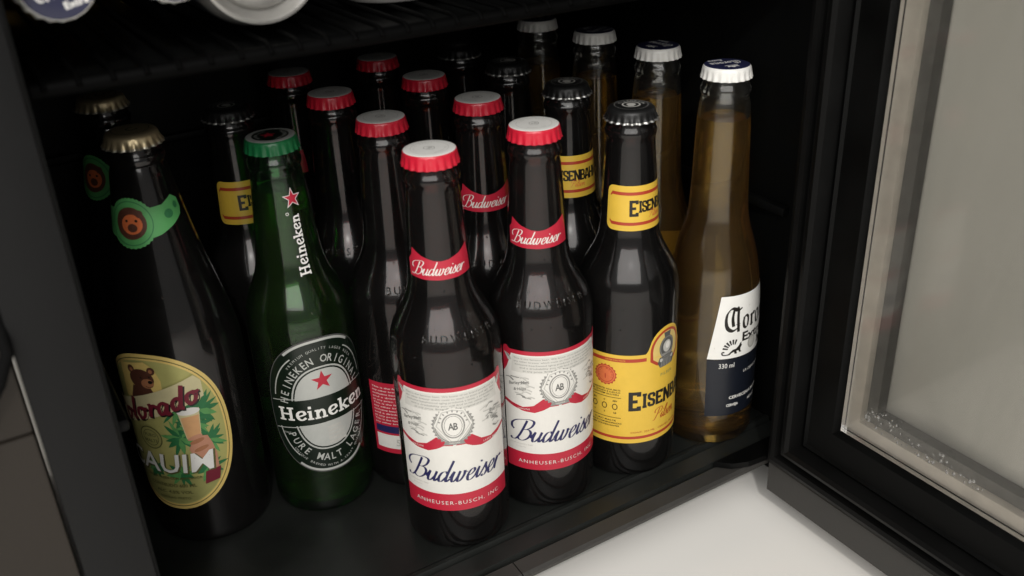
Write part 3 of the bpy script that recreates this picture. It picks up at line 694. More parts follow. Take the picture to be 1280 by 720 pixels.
def make_red():
    root = empty('brown_beer_bottle')
    f = bottle_parts(root, BODY_LONG, 232, BROWN, BEERD, 205)
    drops(root, f, 150, 118, 166, 3)
    cap, zt = crown(root, 232, WHITEP, REDCAP, REDCAP, 13.2)
    a = Art(0.02)
    a.ring(0, 0, 9.6, 9.6, 0.22, GREYP); a.ring(0, 0.2, 2.6, 3.0, 0.28, GREYM); a.text('AB', 0, 0.2, 2.4, GREYM, 0.0, sx=0.8)
    a.arc_text('KING OF BEERS', 0, 0, 7.9, 7.9, 155, 25, 1.1, GREYP, 0.0); a.arc_text('BUDWEISER', 0, 0, 7.9, 7.9, 235, 305, 1.1, GREYP, 0.0, True)
    a.build('cap_print', parent=cap, flatz=zt + 0.03)
    # shoulder lettering moulded in the glass
    rad = f
    em = Art(0.03)
    em.text('BUDWEISER', 0, 138.5, 4.2, EMB, 0.01, spacing=1.5); em.text('BUDWEISER', 92, 138.5, 4.2, EMB, 0.01, spacing=1.5)
    em.build('embossed_lettering', f, 27.5, root, R(-100), 1.0)
    # body label
    a = Art(0.08)
    a.poly([(-34.0, 31), (-33.5, 30), (33.5, 30), (34.0, 31), (34.0, 110), (33.2, 112.6), (31.0, 113.0), (29.4, 111.2), (-29.4, 111.2), (-31.0, 113.0), (-33.2, 112.6), (-34.0, 110)], RED)
    lab = a.build('body_label', f, 30.6, root, 0)
    p = Art(0.115)
    top = [(34.0, 75.5), (29, 73.3), (22, 71.2), (15, 70.9), (10, 72.4), (6, 74.5), (-6, 74.5), (-10, 72.4), (-15, 70.6), (-22, 71.2), (-29, 73.3), (-34.0, 75.5)]
    p.poly([(-34.0, 42.2), (-18, 41.8), (0, 41.6), (18, 41.8), (34.0, 42.2)] + top, WHITE)
    up = [(-33.9, 77.6), (-29, 75.6), (-22, 73.9), (-15.5, 75.4), (-10, 80.0), (10, 80.0), (15.5, 75.4), (22, 73.9), (29, 75.6), (33.9, 77.6), (33.9, 95.5), (31.6, 99.0), (29.4, 104.6), (28.2, 108.6), (-28.2, 108.6), (-29.4, 104.6), (-31.6, 99.0), (-33.9, 95.5)]
    p.poly(up, WHITE)
    p.poly([(-28.4, 97.0), (28.4, 97.0), (27.6, 107.6), (-27.6, 107.6)], mat('label_tint', (0.62, 0.605, 0.56), 0.45, vary=0.06))
    for q in (-1, 1):
        p.poly([(q * 33.2, 108.6), (q * 29.6, 107.4), (q * 27.9, 104.4), (q * 30.4, 103.6)], GREYP); p.poly([(q * 32.6, 108.2), (q * 29.8, 106.8), (q * 28.6, 105.0)], GREYD)
    p.build('label_panel', f, 30.6, lab, 0)
    t = Art(0.20)
    for i, s in enumerate(TINY): t.text(s, 0, 106.2 - i * 1.95, 1.05, GREYM, 0.005, width=(53, 53, 52, 46, 42)[i])
    for sgn in (-1, 1):
        rr = random.Random(5 + sgn)
        for k in range(16):
            x = sgn * rr.uniform(16, 31); y = rr.uniform(79.5, 94)
            t.stroke([(x - 2.6, y + rr.uniform(-1, 1)), (x, y + rr.uniform(-1, 1.5)), (x + 2.8, y + rr.uniform(-1, 1))], (0, 0), 1, GREYP if k % 3 else GREYM, 0, 0.35, 0.7, 0.5)
        t.text('Barley Malt' if sgn < 0 else 'Rice', sgn * 24, 90.0, 2.1, GREYM, 0.02, 0.25, rot=-0.22 * sgn); t.text('& Hops' if sgn < 0 else '& Yeast', sgn * 23.5, 86.0, 1.9, GREYM, 0.02, 0.25, rot=-0.22 * sgn)
        t.text('GENUINE' if sgn < 0 else 'LAGER BEER', sgn * 21.5, 72.9, 1.15, WHITE, 0.0, rot=-0.03 * sgn, spacing=1.2)
    t.text("ANHEUSER-BUSCH, INC.", 0, 35.8, 2.6, WHITE, -0.006, spacing=1.25, width=52)
    for i in range(2): t.text(('Brewed and bottled in Brazil', 'St. Louis Mo.')[i], -24, 48.0 - 2.0 * i, 0.9, GREYP, 0)
    t.build('fine_print', f, 30.6, lab, 0)
    e = Art(0.215)
    e.poly(serrated(0, 87.2, 12.2, 1.3, 30), GREYM); e.ell(0, 87.2, 10.6, 10.6, GREYP)
    e.ring(0, 87.2, 10.2, 10.2, 0.35, GREYD)
    e.poly([(0, 73.8), (10.6, 87.2), (6.5, 97.2), (0, 99.0), (-6.5, 97.2), (-10.6, 87.2)], WHITE)
    e.poly([(0, 75.0), (9.6, 87.2), (5.9, 96.4), (0, 98.0), (-5.9, 96.4), (-9.6, 87.2)], GREYP, [[(0, 75.8), (8.9, 87.2), (5.5, 95.9), (0, 97.3), (-5.5, 95.9), (-8.9, 87.2)]])
    e.ring(0, 87.4, 6.4, 8.0, 0.8, GREYM); e.ell(0, 87.4, 5.2, 6.8, WHITE); e.ring(0, 87.4, 4.9, 6.5, 0.25, GREYD)
    e.text('A', -1.25, 87.2, 4.6, GREYD, 0.02, sx=0.72); e.text('B', 1.25, 87.2, 4.6, GREYD, 0.02, sx=0.72)
    for k in range(9):
        t0 = PI * (k + 0.5) / 9; e.poly(ellp(7.6 * math.cos(t0), 88.5 + 8.4 * math.sin(t0), 0.45, 0.75, 8, t0 - PI / 2), GREYM)
    e.poly([(-6, 75.2), (6, 75.2), (4.8, 77.6), (-4.8, 77.6)], GREYM); e.text('TRADE MARK', 0, 76.4, 0.9, WHITE, 0, sx=.8)
    e.build('emblem', f, 30.6, lab, 0)
    w = Art(0.27)
    w.letters('Budweiser', SCRIPT, (-29.0, 50.4), 6.9, NAVY, 0.36, 0.05, 0.185, 0.12, 5, 0.0, 0.0)
    w.text('R', 31.5, 56.5, 0.9, NAVY, 0)
    w.build('lettering', f, 30.6, lab, 0)
    # neck label
    a = Art(0.08)
    a.poly([(-18.8, 168.6), (-9, 167.8), (0, 167.6), (9, 167.8), (18.8, 168.6), (18.4, 176), (17.0, 184.2), (10.5, 180.6), (4, 178.4), (0, 177.9), (-4, 178.4), (-10.5, 180.6), (-17.0, 184.2), (-17.6, 180), (-19.8, 177.5)], RED)
    nk = a.build('neck_label', f, 16.6, root, 0, 0.8, 2.0)
    w = Art(0.125)
    w.letters('Budweiser', SCRIPT, (-16.2, 170.2), 3.55, WHITE, 0.36, 0.055, 0.15, 0.12, 4, 0.0, 0.012)
    w.build('lettering', f, 16.6, nk, 0)
    # red label on the back
    a = Art(0.08); a.rect(-22, 27, 22, 78, RED)
    bk = a.build('back_label', f, 30.6, root, 0)
    p = Art(0.115)
    p.rect(-20, 30.5, 21, 40.5, WHITE); p.rect(-20, 42, 6, 47, NAVY)
    for i in range(12): p.text(TINY[i % 5][:(30, 34, 28)[i % 3]], -20, 74.5 - i * 2.3, 1.15, WHITE, 0.01, align='l', width=(40, 41, 36)[i % 3])
    p.text('5 mg', 0, 35.5, 5, GREYP, 0.02)
    p.build('fine_print', f, 30.6, bk, 0)
    return root

def make_yellow():
    root = empty('brown_pilsen_bottle')
    f = bottle_parts(root, BODY_LONG, 232, DARKBR, BEERD, 205)
    drops(root, f, 110, 100, 162, 4)
    cap, zt = crown(root, 232, BLACKCAP, BLACKCAP, STEEL, 11.6, True)
    a = Art(0.02)
    a.ring(0, 0, 9.4, 9.4, 0.25, GREYM); a.ring(0, 0, 5.2, 5.2, 0.9, GREYP); a.ell(0, 0, 2.6, 2.6, GREYP); a.rect(-1.6, -3.6, 1.6, -2.2, GREYP)
    a.arc_text('EISENBAHN', 0, 0, 7.2, 7.2, 160, 20, 1.5, GREYP, 0.02)
    a.build('cap_print', parent=cap, flatz=zt + 0.03)
    def outline(k):
        g = -k
        pts = [(-57 - g, 29 - g), (-55 - g, 27 - g), (55 + g, 27 - g), (57 + g, 29 - g), (57 + g, 88 + g), (55 + g, 90 + g)]
        pts += [(15.5 + g, 90 + g), (14.0 + g, 92 + g)]
        pts += [((13.2 + g) * math.cos(t), 92 + (13.6 + g) * math.sin(t)) for t in [PI * j / 14 for j in range(1, 14)]]
        pts += [(-14.0 - g, 92 + g), (-15.5 - g, 90 + g), (-55 - g, 90 + g), (-57 - g, 88 + g)]
        return pts
    a = Art(0.08); a.poly(outline(0), YELLOW)
    lab = a.build('body_label', f, 30.6, root, 0)
    p = Art(0.115)
    p.rect(-56, 30.0, 56, 32.0, BRED)
    for s in (-1, 1):
        p.rect(min(s * 56, s * 15), 85.2, max(s * 56, s * 15), 87.6, BRED)
    p.poly([(15.4 * math.cos(t) * .82, 90.0 + 13.4 * math.sin(t)) for t in [PI * j / 16 for j in range(17)]] + [(-12.6, 84), (-8, 80.5), (0, 79), (8, 80.5), (12.6, 84)], BRED)
    p.poly([(10.9 * math.cos(t), 90.0 + 11.8 * math.sin(t)) for t in [PI * j / 16 for j in range(17)]] + [(-10.6, 85), (-7, 82.2), (0, 80.8), (7, 82.2), (10.6, 85)], YELLOWL)
    p.poly(serrated(-40, 75.5, 7.4, 0.8, 18), BRED); p.ell(-40, 75.5, 6.3, 6.3, ORANGE); p.ring(-40, 75.5, 5.4, 5.4, 0.4, BRED)
    p.text('1', -40, 74.4, 3.2, BRED, 0.02); p.arc_text('GOLD MEDAL', -40, 75.5, 4.4, 4.4, 200, -20, 1.1, BRED, 0.02)
    for k in range(3): p.text('CERVEJA PURO MALTE', -34 + 30 * k - 30 * (k == 2), 86.4, 0.9, YELLOW, 0)
    p.build('label_border', f, 30.6, lab, 0)
    e = Art(0.19)                                                     # the locomotive seen from the front
    e.poly([(-5.6, 78.0), (5.6, 78.0), (7.4, 81.6), (5.8, 85.0), (-5.8, 85.0), (-7.4, 81.6)], GREYD)
    for k in range(7): e.poly([(-5.2 + k * 1.6, 78.2), (-4.4 + k * 1.6, 78.2), (-3.4 + k * 1.1, 84.2), (-4.0 + k * 1.1, 84.2)], GREYM)
    e.ell(0, 91.0, 6.4, 7.4, GREYD); e.ring(0, 91.0, 5.9, 6.9, 0.5, GREYM); e.ell(0, 91.4, 3.5, 4.0, GREYP); e.ell(0.5, 92.0, 1.9, 2.3, WHITE)
    e.poly([(-2.3, 98.0), (2.3, 98.0), (3.1, 101.2), (-3.1, 101.2)], GREYD); e.poly([(-5.2, 85.6), (5.2, 85.6), (5.2, 87.2), (-5.2, 87.2)], GREYM)
    e.ell(-4.8, 83.0, 1.2, 1.2, GREYP); e.ell(4.8, 83.0, 1.2, 1.2, GREYP)
    e.build('emblem', f, 30.6, lab, 0)
    t = Art(0.26)
    t.letters('E', CONDENSED, (-26.0, 50.8), 13.6, BLACKP, 0, 0.165, 0.03, 0, 1)
    t.letters('ISENBAHN', CONDENSED, (-17.4, 52.6), 9.9, BLACKP, 0, 0.165, 0.03, 0, 1, -0.005)
    t.text('PILSEN', 0, 73.0, 2.0, OLIVE, 0.02, spacing=1.3)
    t.build('lettering', f, 30.6, lab, 0)
    t = Art(0.30)
    t.letters('Pilsen', SCRIPT, (-9.5, 41.5), 3.9, BRED, 0.4, 0.06, 0.10, 0.1, 3)
    t.text('CONT. 355 ML   CERVEJA PILSEN   4,8% VOL', 0, 35.0, 1.25, BRED, 0.0, width=48)
    for i in range(3): t.text(('INGREDIENTES: AGUA, MALTE', 'DE CEVADA E LUPULO', 'CONTEM GLUTEN')[i], -40, 65.5 - 1.7 * i, 1.05, BLACKP, 0.01, width=(19, 19, 17)[i])
    t.band([(-50, 60), (-30, 60)], 0.3, BLACKP, 1); t.band([(-50, 45.5), (-30, 45.5)], 0.3, BLACKP, 1)
    for k in range(3):
        t.text(('IBU', 'C', 'ABV')[k], -47 + 6.6 * k, 57.6, 1.1, BLACKP, 0.02); t.ring(-47 + 6.6 * k, 53.4, 1.7, 2.2, 0.45, BLACKP, 16); t.text(('11', '3', '4,8')[k], -47 + 6.6 * k, 49.0, 1.1, BLACKP, 0.02)
    for i in range(3): t.text(('PURO MALTE', 'APRECIE COM MODERACAO', 'SEM CONSERVANTES')[i], -40, 43.4 - 1.9 * i, 1.0, BLACKP, 0.01, width=(14, 21, 18)[i])
    t.build('fine_print', f, 30.6, lab, 0)
    def rr(x0, y0, x1, y1, r):
        out = []
        for cx, cy_, a0 in ((x1 - r, y1 - r, 0), (x0 + r, y1 - r, 90), (x0 + r, y0 + r, 180), (x1 - r, y0 + r, 270)):
            out += [(cx + r * math.cos(R(a0 + 22.5 * k)), cy_ + r * math.sin(R(a0 + 22.5 * k))) for k in range(5)]
        return out
    a = Art(0.08); a.poly(rr(-27.5, 164, 27.5, 190.5, 4), YELLOW)
    nk = a.build('neck_label', f, 16.6, root, 0, 0.8, 2.0)
    p = Art(0.13)
    for v in (168.2, 186.0): p.rect(-24.2, v - 0.95, 24.2, v + 0.95, BRED)
    for s in (-1, 1):
        p.poly([(s * 24.1, 186.9), (s * 25.4, 185.0), (s * 25.4, 183.9), (s * 24.1, 185.1)], BRED); p.poly([(s * 24.1, 169.1), (s * 25.4, 170.3), (s * 25.4, 169.2), (s * 24.1, 167.3)], BRED)
    p.build('label_border', f, 16.6, nk, 0, 0.8, 2.0)
    t = Art(0.17)
    t.letters('E', CONDENSED, (-13.8, 172.6), 9.6, BLACKP, 0, 0.165, 0.02, 0, 1)
    t.letters('ISENBAHN', CONDENSED, (-8.2, 174.8), 6.7, BLACKP, 0, 0.165, 0.02, 0, 1, -0.075)
    t.letters('Pilsen', SCRIPT, (-1.5, 171.0), 2.0, ORANGE, 0.4, 0.07, 0.10, 0.1, 3)
    t.build('lettering', f, 16.6, nk, 0, 0.8, 2.0)
    return root

def make_clear():
    root = empty('clear_beer_bottle')
    f = bottle_parts(root, BODY_TALL, 245, CLEAR, BEER, 215, 2.4)
    drops(root, f, 130, 8, 200, 5)
    cap, zt = crown(root, 245, NAVYCAP, WHITEP, WHITEP, 12.9)
    a = Art(0.02)
    a.letters('Corona', BLACKLETTER, (-8.8, -4.4), 3.1, WHITEP, 0, 0.06, 0.2, 0.7, 3)
    a.text('Extra', 3.4, -8.3, 2.6, WHITEP, 0.03, width=8.6)
    a.poly([(-3, 6.0), (3, 6.0), (3.6, 8.6), (1.8, 7.4), (0, 9.2), (-1.8, 7.4), (-3.6, 8.6)], WHITEP)
    a.rect(-4, 4.4, 4, 5.2, WHITEP)
    a.build('cap_print', parent=cap, flatz=zt + 0.05)
    a = Art(0.07)
    a.poly([(-32, 66.8), (32, 66.8), (25, 110), (-25, 110)], WHITEP)
    lab = a.build('printed_label', f, 30.4, root, 0, 1.2, 2.0)
    b = Art(0.055); b.poly([(-31.4, 24), (31.4, 24), (32, 66.2), (-32, 66.2)], NAVYD); b.build('label_panel', f, 30.4, lab, 0, 1.2, 2.0)
    t = Art(0.13)
    t.letters('Corona', BLACKLETTER, (-21.6, 87.0), 7.7, BLACKP, 0.0, 0.10, 0.24, 0.75, 4)
    t.text('Extra', 2.5, 80.8, 6.4, BLACKP, 0.03, width=23)
    t.text('330 ml', -19.0, 61.8, 3.6, WHITEP, 0.0, width=10.5); t.text('4,5% vol', 20, 61.8, 2.4, WHITEP, 0)
    t.text('CERVECERIA MODELO', 1.0, 37.2, 2.3, WHITEP, 0.02, width=34); t.text('CERVEJA', -13.0, 31.4, 2.0, WHITEP, 0.02, width=9); t.text('MEXICO', 6, 31.4, 2.0, WHITEP, 0.02)
    t.text('LA CERVEZA MAS FINA', 8, 55.0, 2.0, WHITEP, 0.0)
    t.build('lettering', f, 30.4, lab, 0, 1.2, 2.0)
    e = Art(0.13)                                                     # crouching griffin with sun rays
    for sx_, cx in ((1, -15.6), (-1, 13.8)):
        def q(pts): return [(cx + sx_ * 0.80 * x, 68.8 + 0.80 * y) for x, y in pts]
        e.poly(q([(-6, 1.2), (-3.5, 1.8), (-2.2, 3.2), (0, 5.0), (3.0, 5.6), (5.2, 7.8), (6.6, 10.0), (7.8, 10.8), (7.6, 9.0), (8.4, 7.6), (7.0, 5.2), (7.2, 3.0), (8.4, 1.8), (6.0, 1.6), (5.2, 3.6), (3.4, 3.4), (4.0, 1.0), (1.8, 1.0), (1.2, 3.0), (-1.0, 2.2), (-2.6, 0.6), (-6, 0.4)]), BLACKP)
        e.stroke(q([(-5.8, 0.9), (-8.2, 1.2), (-9.0, 2.8), (-8.0, 3.8), (-7.0, 3.2)]), (0, 0), 1, BLACKP, 0, 0.8, 0.2, 0)
        for k in range(6):
            t0 = R(168 - k * 19); e.poly(q([(0.2 + 4.6 * math.cos(t0 - .12), 5.2 + 4.6 * math.sin(t0 - .12)), (0.2 + 9.0 * math.cos(t0 - .09), 5.2 + 9.0 * math.sin(t0 - .09)), (0.2 + 9.0 * math.cos(t0 + .10), 5.2 + 9.0 * math.sin(t0 + .10)), (0.2 + 4.6 * math.cos(t0 + .12), 5.2 + 4.6 * math.sin(t0 + .12))]), BLACKP)
    e.ell(0, 74.5, 4.0, 4.6, GREYP); e.ring(0, 74.5, 3.4, 4.0, 0.4, GREYM)
    e.build('emblem', f, 30.4, lab, 0, 1.2, 2.0)
    return root

def make_green():
    root = empty('green_beer_bottle')
    f = bottle_parts(root, BODY_GREEN, 230.7, GREEN, BEER, 203)
    drops(root, f, 150, 8, 170, 6)
    cap, zt = crown(root, 230.7, SILVERP, GREENCAP, GREENCAP, 13.0)
    a = Art(0.02)
    a.ell(0, 0, 9.8, 9.8, HGREEN); a.poly(star(0, 1.0, 4.6), RED); a.arc_text('HEINEKEN', 0, 0, 7.6, 7.6, 220, 320, 2.0, SILVERP, 0.02, True); a.arc_text('PREMIUM', 0, 0, 7.6, 7.6, 140, 40, 1.6, SILVERP, 0.02)
    a.build('cap_print', parent=cap, flatz=zt + 0.03)
    C0 = 76.5
    a = Art(0.07); a.ell(0, C0, 33.3, 45.3, GREYD, 72, 0, 2.35); a.ell(0, C0, 32.9, 44.7, HGREEN, 72, 0, 2.35)
    lab = a.build('body_label', f, 30.4, root, 0)
    p = Art(0.12)
    for a0, a1 in ((55, 125), (235, 305)):                             # silver edge, top and foot
        pts = [(31.9 * math.copysign(abs(math.cos(R(t))) ** .85, math.cos(R(t))), C0 + 43.7 * math.copysign(abs(math.sin(R(t))) ** .85, math.sin(R(t)))) for t in range(a0, a1 + 1, 5)]
        p.band(pts, 1.5, SILVERP, 2)
    for a0, a1 in ((12, 60), (120, 168), (192, 232), (308, 348)):
        pts = [(29.4 * math.copysign(abs(math.cos(R(t))) ** .85, math.cos(R(t))), C0 + 38.5 * math.copysign(abs(math.sin(R(t))) ** .85, math.sin(R(t)))) for t in range(a0, a1 + 1, 4)]
        p.band(pts, 0.7, SILVERP, 2)
    p.ell(0, C0 - 1, 19.6, 28.2, SILVERP, 48, 0, 2.4); p.ell(0, C0 - 1, 18.7, 27.2, HGREEN, 48, 0, 2.4); p.ell(0, C0 - 1, 17.8, 26.2, SILVERP, 48, 0, 2.4)
    bt = [(-31.5, 64.6), (-20, 65.6), (0, 66.2), (20, 65.6), (31.5, 64.6)]; tp = [(31.5, 82.0), (20, 83.0), (0, 83.6), (-20, 83.0), (-31.5, 82.0)]
    p.poly(bt + tp, HGREEN)
    p.band([(x, y - 0.9) for x, y in bt], 0.5, SILVERP); p.band([(x, y + 0.9) for x, y in tp], 0.5, SILVERP)
    for k in range(5): p.rect(-1.0, 50.8 + k * 2.6, 10 - k * 0.6, 52.4 + k * 2.6, GREYP)
    p.build('label_border', f, 30.4, lab, 0)
    t = Art(0.25)
    t.poly(star(0, 94.3, 6.6), RED)
    t.arc_text('HEINEKEN', 0, C0 - 1, 24.4, 33.2, 166, 104, 5.0, SILVERP, 0.01, sx=0.8); t.arc_text('ORIGINAL', 0, C0 - 1, 24.4, 33.2, 84, 18, 5.0, SILVERP, 0.01, sx=0.8)
    t.arc_text('PURE MALT LAGER', 0, C0 - 1, 24.6, 33.6, 208, 332, 5.0, SILVERP, 0.01, True, sx=0.8)
    t.arc_text('PREMIUM QUALITY LAGER BEER', 0, C0 - 1, 27.6, 39.6, 132, 42, 1.6, SILVERP, 0.0); t.arc_text('UNIQUE BREWED WITH A-YEAST QUALITY', 0, C0 - 1, 27.8, 39.8, 220, 322, 1.6, SILVERP, 0.0, True)
    t.build('ring_lettering', f, 30.4, lab, 0)
    w = Art(0.29)
    w.letters('Heineken', SLAB, (-28.6, 69.6), 6.35, WHITEP, 0, 0.2, 0, 0, 3)
    w.text('TRADE', -25, 61.0, 1.1, SILVERP, 0); w.text('MARK', 25, 61.0, 1.1, SILVERP, 0)
    w.build('lettering', f, 30.4, lab, 0)
    # upright word on the neck, reading upwards
    w = Art(0.06)
    tmp = Art(0.06); tmp.letters('Heineken', SLAB, (0, 0), 3.85, WHITEP, 0, 0.2, 0, 0, 3)
    for vs, fs, k, cut, lift in tmp.items:
        w.items.append(([(-y + 2.6, x + 155.5) for x, y in vs], fs, w.mi(WHITEP), cut, lift))
    w.lift = 0.15
    w.poly(star(0.3, 199.6, 6.0), WHITEP); w.poly(star(0.3, 199.6, 5.0), RED); w.ring(-4.0, 191.5, 0.9, 0.9, 0.3, WHITEP, 12)
    w.build('neck_lettering', f, 16.4, root, 0, 0.8, 2.0)
    return root

def make_wide():
    root = empty('wide_beer_bottle')
    f = bottle_parts(root, BODY_WIDE, 243, DARKBR, BEERD, 205, 3.0)
    drops(root, f, 60, 130, 190, 8)
    cap, zt = crown(root, 243, GOLD, GOLD, RIM, 11.6, True)
    a = Art(0.02); a.ring(0, 0, 9.4, 9.4, 0.4, OLIVED); a.text('C', 0, 0, 6, OLIVED, 0.02); a.build('cap_print', parent=cap, flatz=zt + 0.03)
    C0 = 79.0; RX, RY = 41.5, 51.5
    a = Art(0.08); a.ell(0, C0, RX, RY, YELLOWL, 80, 0, 2.25)
    lab = a.build('body_label', f, 36.1, root, 0)
    p = Art(0.12)
    p.ring(0, C0, RX - 1.9, RY - 1.9, 0.55, OLIVED, 72, 2.25)
    p.ell(0, C0, RX - 3.6, RY - 3.6, mat('yellow_green_paper', (0.40, 0.38, 0.13), 0.5, vary=0.15, vscale=150), 72, 0, 2.25)
    p.poly([(x, y) for x, y in ellp(0, C0, RX - 4.2, RY - 4.2, 72, 0, 2.25) if y < 51] , OLIVE)
    p.build('label_panel', f, 36.1, lab, 0)
    # palm leaves, glass and hand
    g = Art(0.17); rl = random.Random(11)
    def leaf(cx, cy_, ang, ln, w, m):
        c, s = math.cos(ang), math.sin(ang)
        pts = [(0, -w * .3), (ln * .35, -w), (ln * .75, -w * .6), (ln, 0), (ln * .75, w * .6), (ln * .35, w), (0, w * .3)]
        g.poly([(cx + x * c - y * s, cy_ + x * s + y * c) for x, y in pts], m)
    for cx, cy_, n, l0 in ((25.5, 90, 16, 14), (27.5, 70, 15, 12), (14, 94, 13, 14), (12, 74, 13, 14), (24, 52, 12, 12), (8, 50, 11, 11), (-8, 52, 9, 9), (20, 82, 13, 13)):
        for k in range(n):
            leaf(cx, cy_, 2 * PI * k / n + rl.uniform(-.15, .15), l0 * rl.uniform(.65, 1.0), rl.uniform(1.2, 2.0), PGREEN if rl.random() < .7 else PGREEN2)
    g.move(0, 3.5)
    g.build('palm_leaves', f, 36.1, lab, 0)
    h = Art(0.78)
    h.poly([(12.5, 92.0), (24.5, 92.6), (22.6, 74), (14.6, 73.6)], CREAM); h.poly([(13.6, 87.8), (23.6, 88.2), (22.4, 74.2), (14.9, 73.8)], PEACH)
    h.ell(18.5, 91.3, 6.2, 2.3, WHITE)
    h.poly([(14.4, 66.5), (16, 62.5), (20, 58), (23, 50), (28.6, 50.6), (29, 60), (27.6, 68), (25.8, 73.6), (21.8, 74.6), (17, 71.6)], SKIN)
    for k in range(4): h.ell(19.0 + k * 0.7, 74.0 - k * 2.7, 4.3, 1.35, BEARL if k % 2 else SKIN, 20, 0.25)
    h.poly([(20.6, 50), (29.6, 51), (27.6, 43), (19.0, 41.6)], MAROON)
    h.move(1.0, 3.0)
    h.build('hand_and_glass', f, 36.1, lab, 0)
    # the bear
    b = Art(0.78)
    b.poly([(-20, 96), (8.5, 96), (9.4, 110), (6.4, 118.6), (0, 123), (-20, 120)], YELLOWL)
    b.ell(-3.5, 111.0, 8.8, 7.0, BEARB); b.ell(-10.2, 117.4, 2.7, 2.7, BEARB, 20); b.ell(4.2, 117.0, 2.7, 2.7, BEARB, 20); b.ell(-10.0, 117.0, 1.3, 1.3, BEARL, 16); b.ell(4.0, 116.8, 1.3, 1.3, BEARL, 16)
    b.poly([(-16, 94), (-11, 106), (2, 105), (6, 96)], BEARB)
    b.ell(0.4, 108.2, 4.4, 3.4, BEARL, 24, 0.1); b.ell(2.6, 109.4, 1.6, 1.15, BLACKP, 16); b.ell(-3.6, 112.2, 0.8, 0.7, BLACKP, 12); b.ell(2.6, 113.0, 0.75, 0.65, BLACKP, 12)
    b.band([(-1, 106.4), (1.4, 105.6), (3.8, 106.6)], 0.4, BLACKP, 3)
    b.move(0.5, 5.0, 0.88, (0, 110))
    b.build('bear_emblem', f, 36.1, lab, 0)
    w = Art(1.0)
    w.poly([(-36, 79), (-36, 95), (26, 116), (29.5, 112), (29.5, 102)], CREAM)
    w.letters('Colorado', BRUSH, (-34.5, 81.8), 8.0, BLACKP, 0.12, 0.26, 0.10, 0.3, 4, 0.02, 0.30)
    w.letters('Colorado', BRUSH, (-35.2, 82.6), 8.0, MAROON, 0.12, 0.22, 0.10, 0.3, 4, 0.02, 0.30)
    w.ell(-6, 77.6, 7.6, 7.6, OLIVED, 32); w.ell(-6, 77.6, 6.9, 6.9, OLIVE, 32); w.ring(-6, 77.6, 5.4, 5.4, 0.4, OLIVED, 28); w.text('PURO', -6, 79.4, 2.2, OLIVED, .02); w.text('MALTE', -6, 75.6, 2.2, OLIVED, .02)
    w.text('CAUIM', -0.3, 60.4, 13.2, OLIVED, 0.03, 0.12, width=59)
    w.text('CAUIM', -1.0, 61.0, 13.2, WHITEP, 0.012, 0.12, width=58)
    w.text('CERVEJA PILSEN COM MANDIOCA', 1, 50.4, 1.7, OLIVED, 0.02, width=36); w.text('CONTEUDO 600 ML', 0, 45.2, 2.2, OLIVED, 0.02, width=30); w.text('ALC. 4,5% VOL', 0, 40.4, 2.0, OLIVED, 0.02, width=24); w.text('RIBEIRAO PRETO', 0, 36.2, 1.6, OLIVED, .01, width=20)
    w.build('lettering', f, 36.1, lab, 0)
    # bow-shaped neck label with the medal
    a = Art(0.10)
    for s in (-1, 1): a.poly([(s * 6, 190.5), (s * 14, 192.0), (s * 22, 195.5), (s * 28, 199.0), (s * 29.5, 202.5), (s * 29.0, 207.5), (s * 25, 210.2), (s * 18, 207.0), (s * 6, 206.5)], LGREEN)
    a.poly(serrated(0, 199.5, 13.4, 0.6, 36), LGREEN)
    nk = a.build('neck_label', f, 18.6, root, 0, 0.8, 2.0)
    p = Art(0.20); p.ring(0, 199.5, 11.6, 11.6, 0.5, PGREEN); p.ell(0, 199.5, 8.4, 8.4, BEARB, 32); p.ell(0.6, 199.0, 5.6, 5.2, ORANGE, 28); p.ell(-4.6, 204.0, 2.0, 2.0, BEARB, 16); p.ell(5.2, 204.2, 2.0, 2.0, BEARB, 16)
    p.ell(0.8, 197.2, 2.6, 2.2, BEARB, 20); p.ell(-2.0, 200.8, 0.8, 0.7, BLACKP, 12); p.ell(3.2, 200.8, 0.8, 0.7, BLACKP, 12)
    for s in (-1, 1): p.ell(s * 20.5, 201.5, 2.6, 2.4, PGREEN, 18); p.ell(s * 26, 204.6, 1.5, 1.9, PGREEN, 14)
    p.build('neck_emblem', f, 18.6, nk, 0, 0.8, 2.0)
    return root

def children_of(o): return [c for c in bpy.data.objects if c.parent == o]
def copy_tree(o, parent=None):
    c = o.copy(); COL.objects.link(c)
    if parent is not None: c.parent = parent
    for ch in KIDS.get(o.name, []): copy_tree(bpy.data.objects[ch], c)
    return c
protos = {'red': make_red(), 'yellow': make_yellow(), 'clear': make_clear(), 'green': make_green(), 'wide': make_wide()}
KIDS = {}
for ob in bpy.data.objects:
    if ob.parent is not None: KIDS.setdefault(ob.parent.name, []).append(ob.name)
used = set()
def place(kind, x, y, body, neck, capa, label, group, z=0.0, rot=None, back=None):
    if kind in used: r = copy_tree(protos[kind])
    else: r = protos[kind]; used.add(kind); r = r
    r.location = (x, y, z)
    if rot: r.rotation_euler = rot
    for c in [q for q in bpy.data.objects if q.parent == r]:
        n = c.name.split('.')[0]
        if n in ('body_label', 'printed_label'): c.rotation_euler.z = R(body)
        elif n == 'back_label': c.rotation_euler.z = R(back if back is not None else body + 180)
        elif n in ('neck_label', 'neck_lettering'): c.rotation_euler.z = R(neck)
        elif n == 'embossed_lettering': c.rotation_euler.z = R(neck + 14)
        elif n == 'crown_cap': c.rotation_euler.z = R(capa)
    tag(r, label, 'beer bottle', group)
    return r
GR, GY, GC, GW = 'red capped brown bottles in two rows', 'black capped brown bottles with yellow labels', 'clear bottles with white and navy caps', 'wide dark bottles with gold caps'
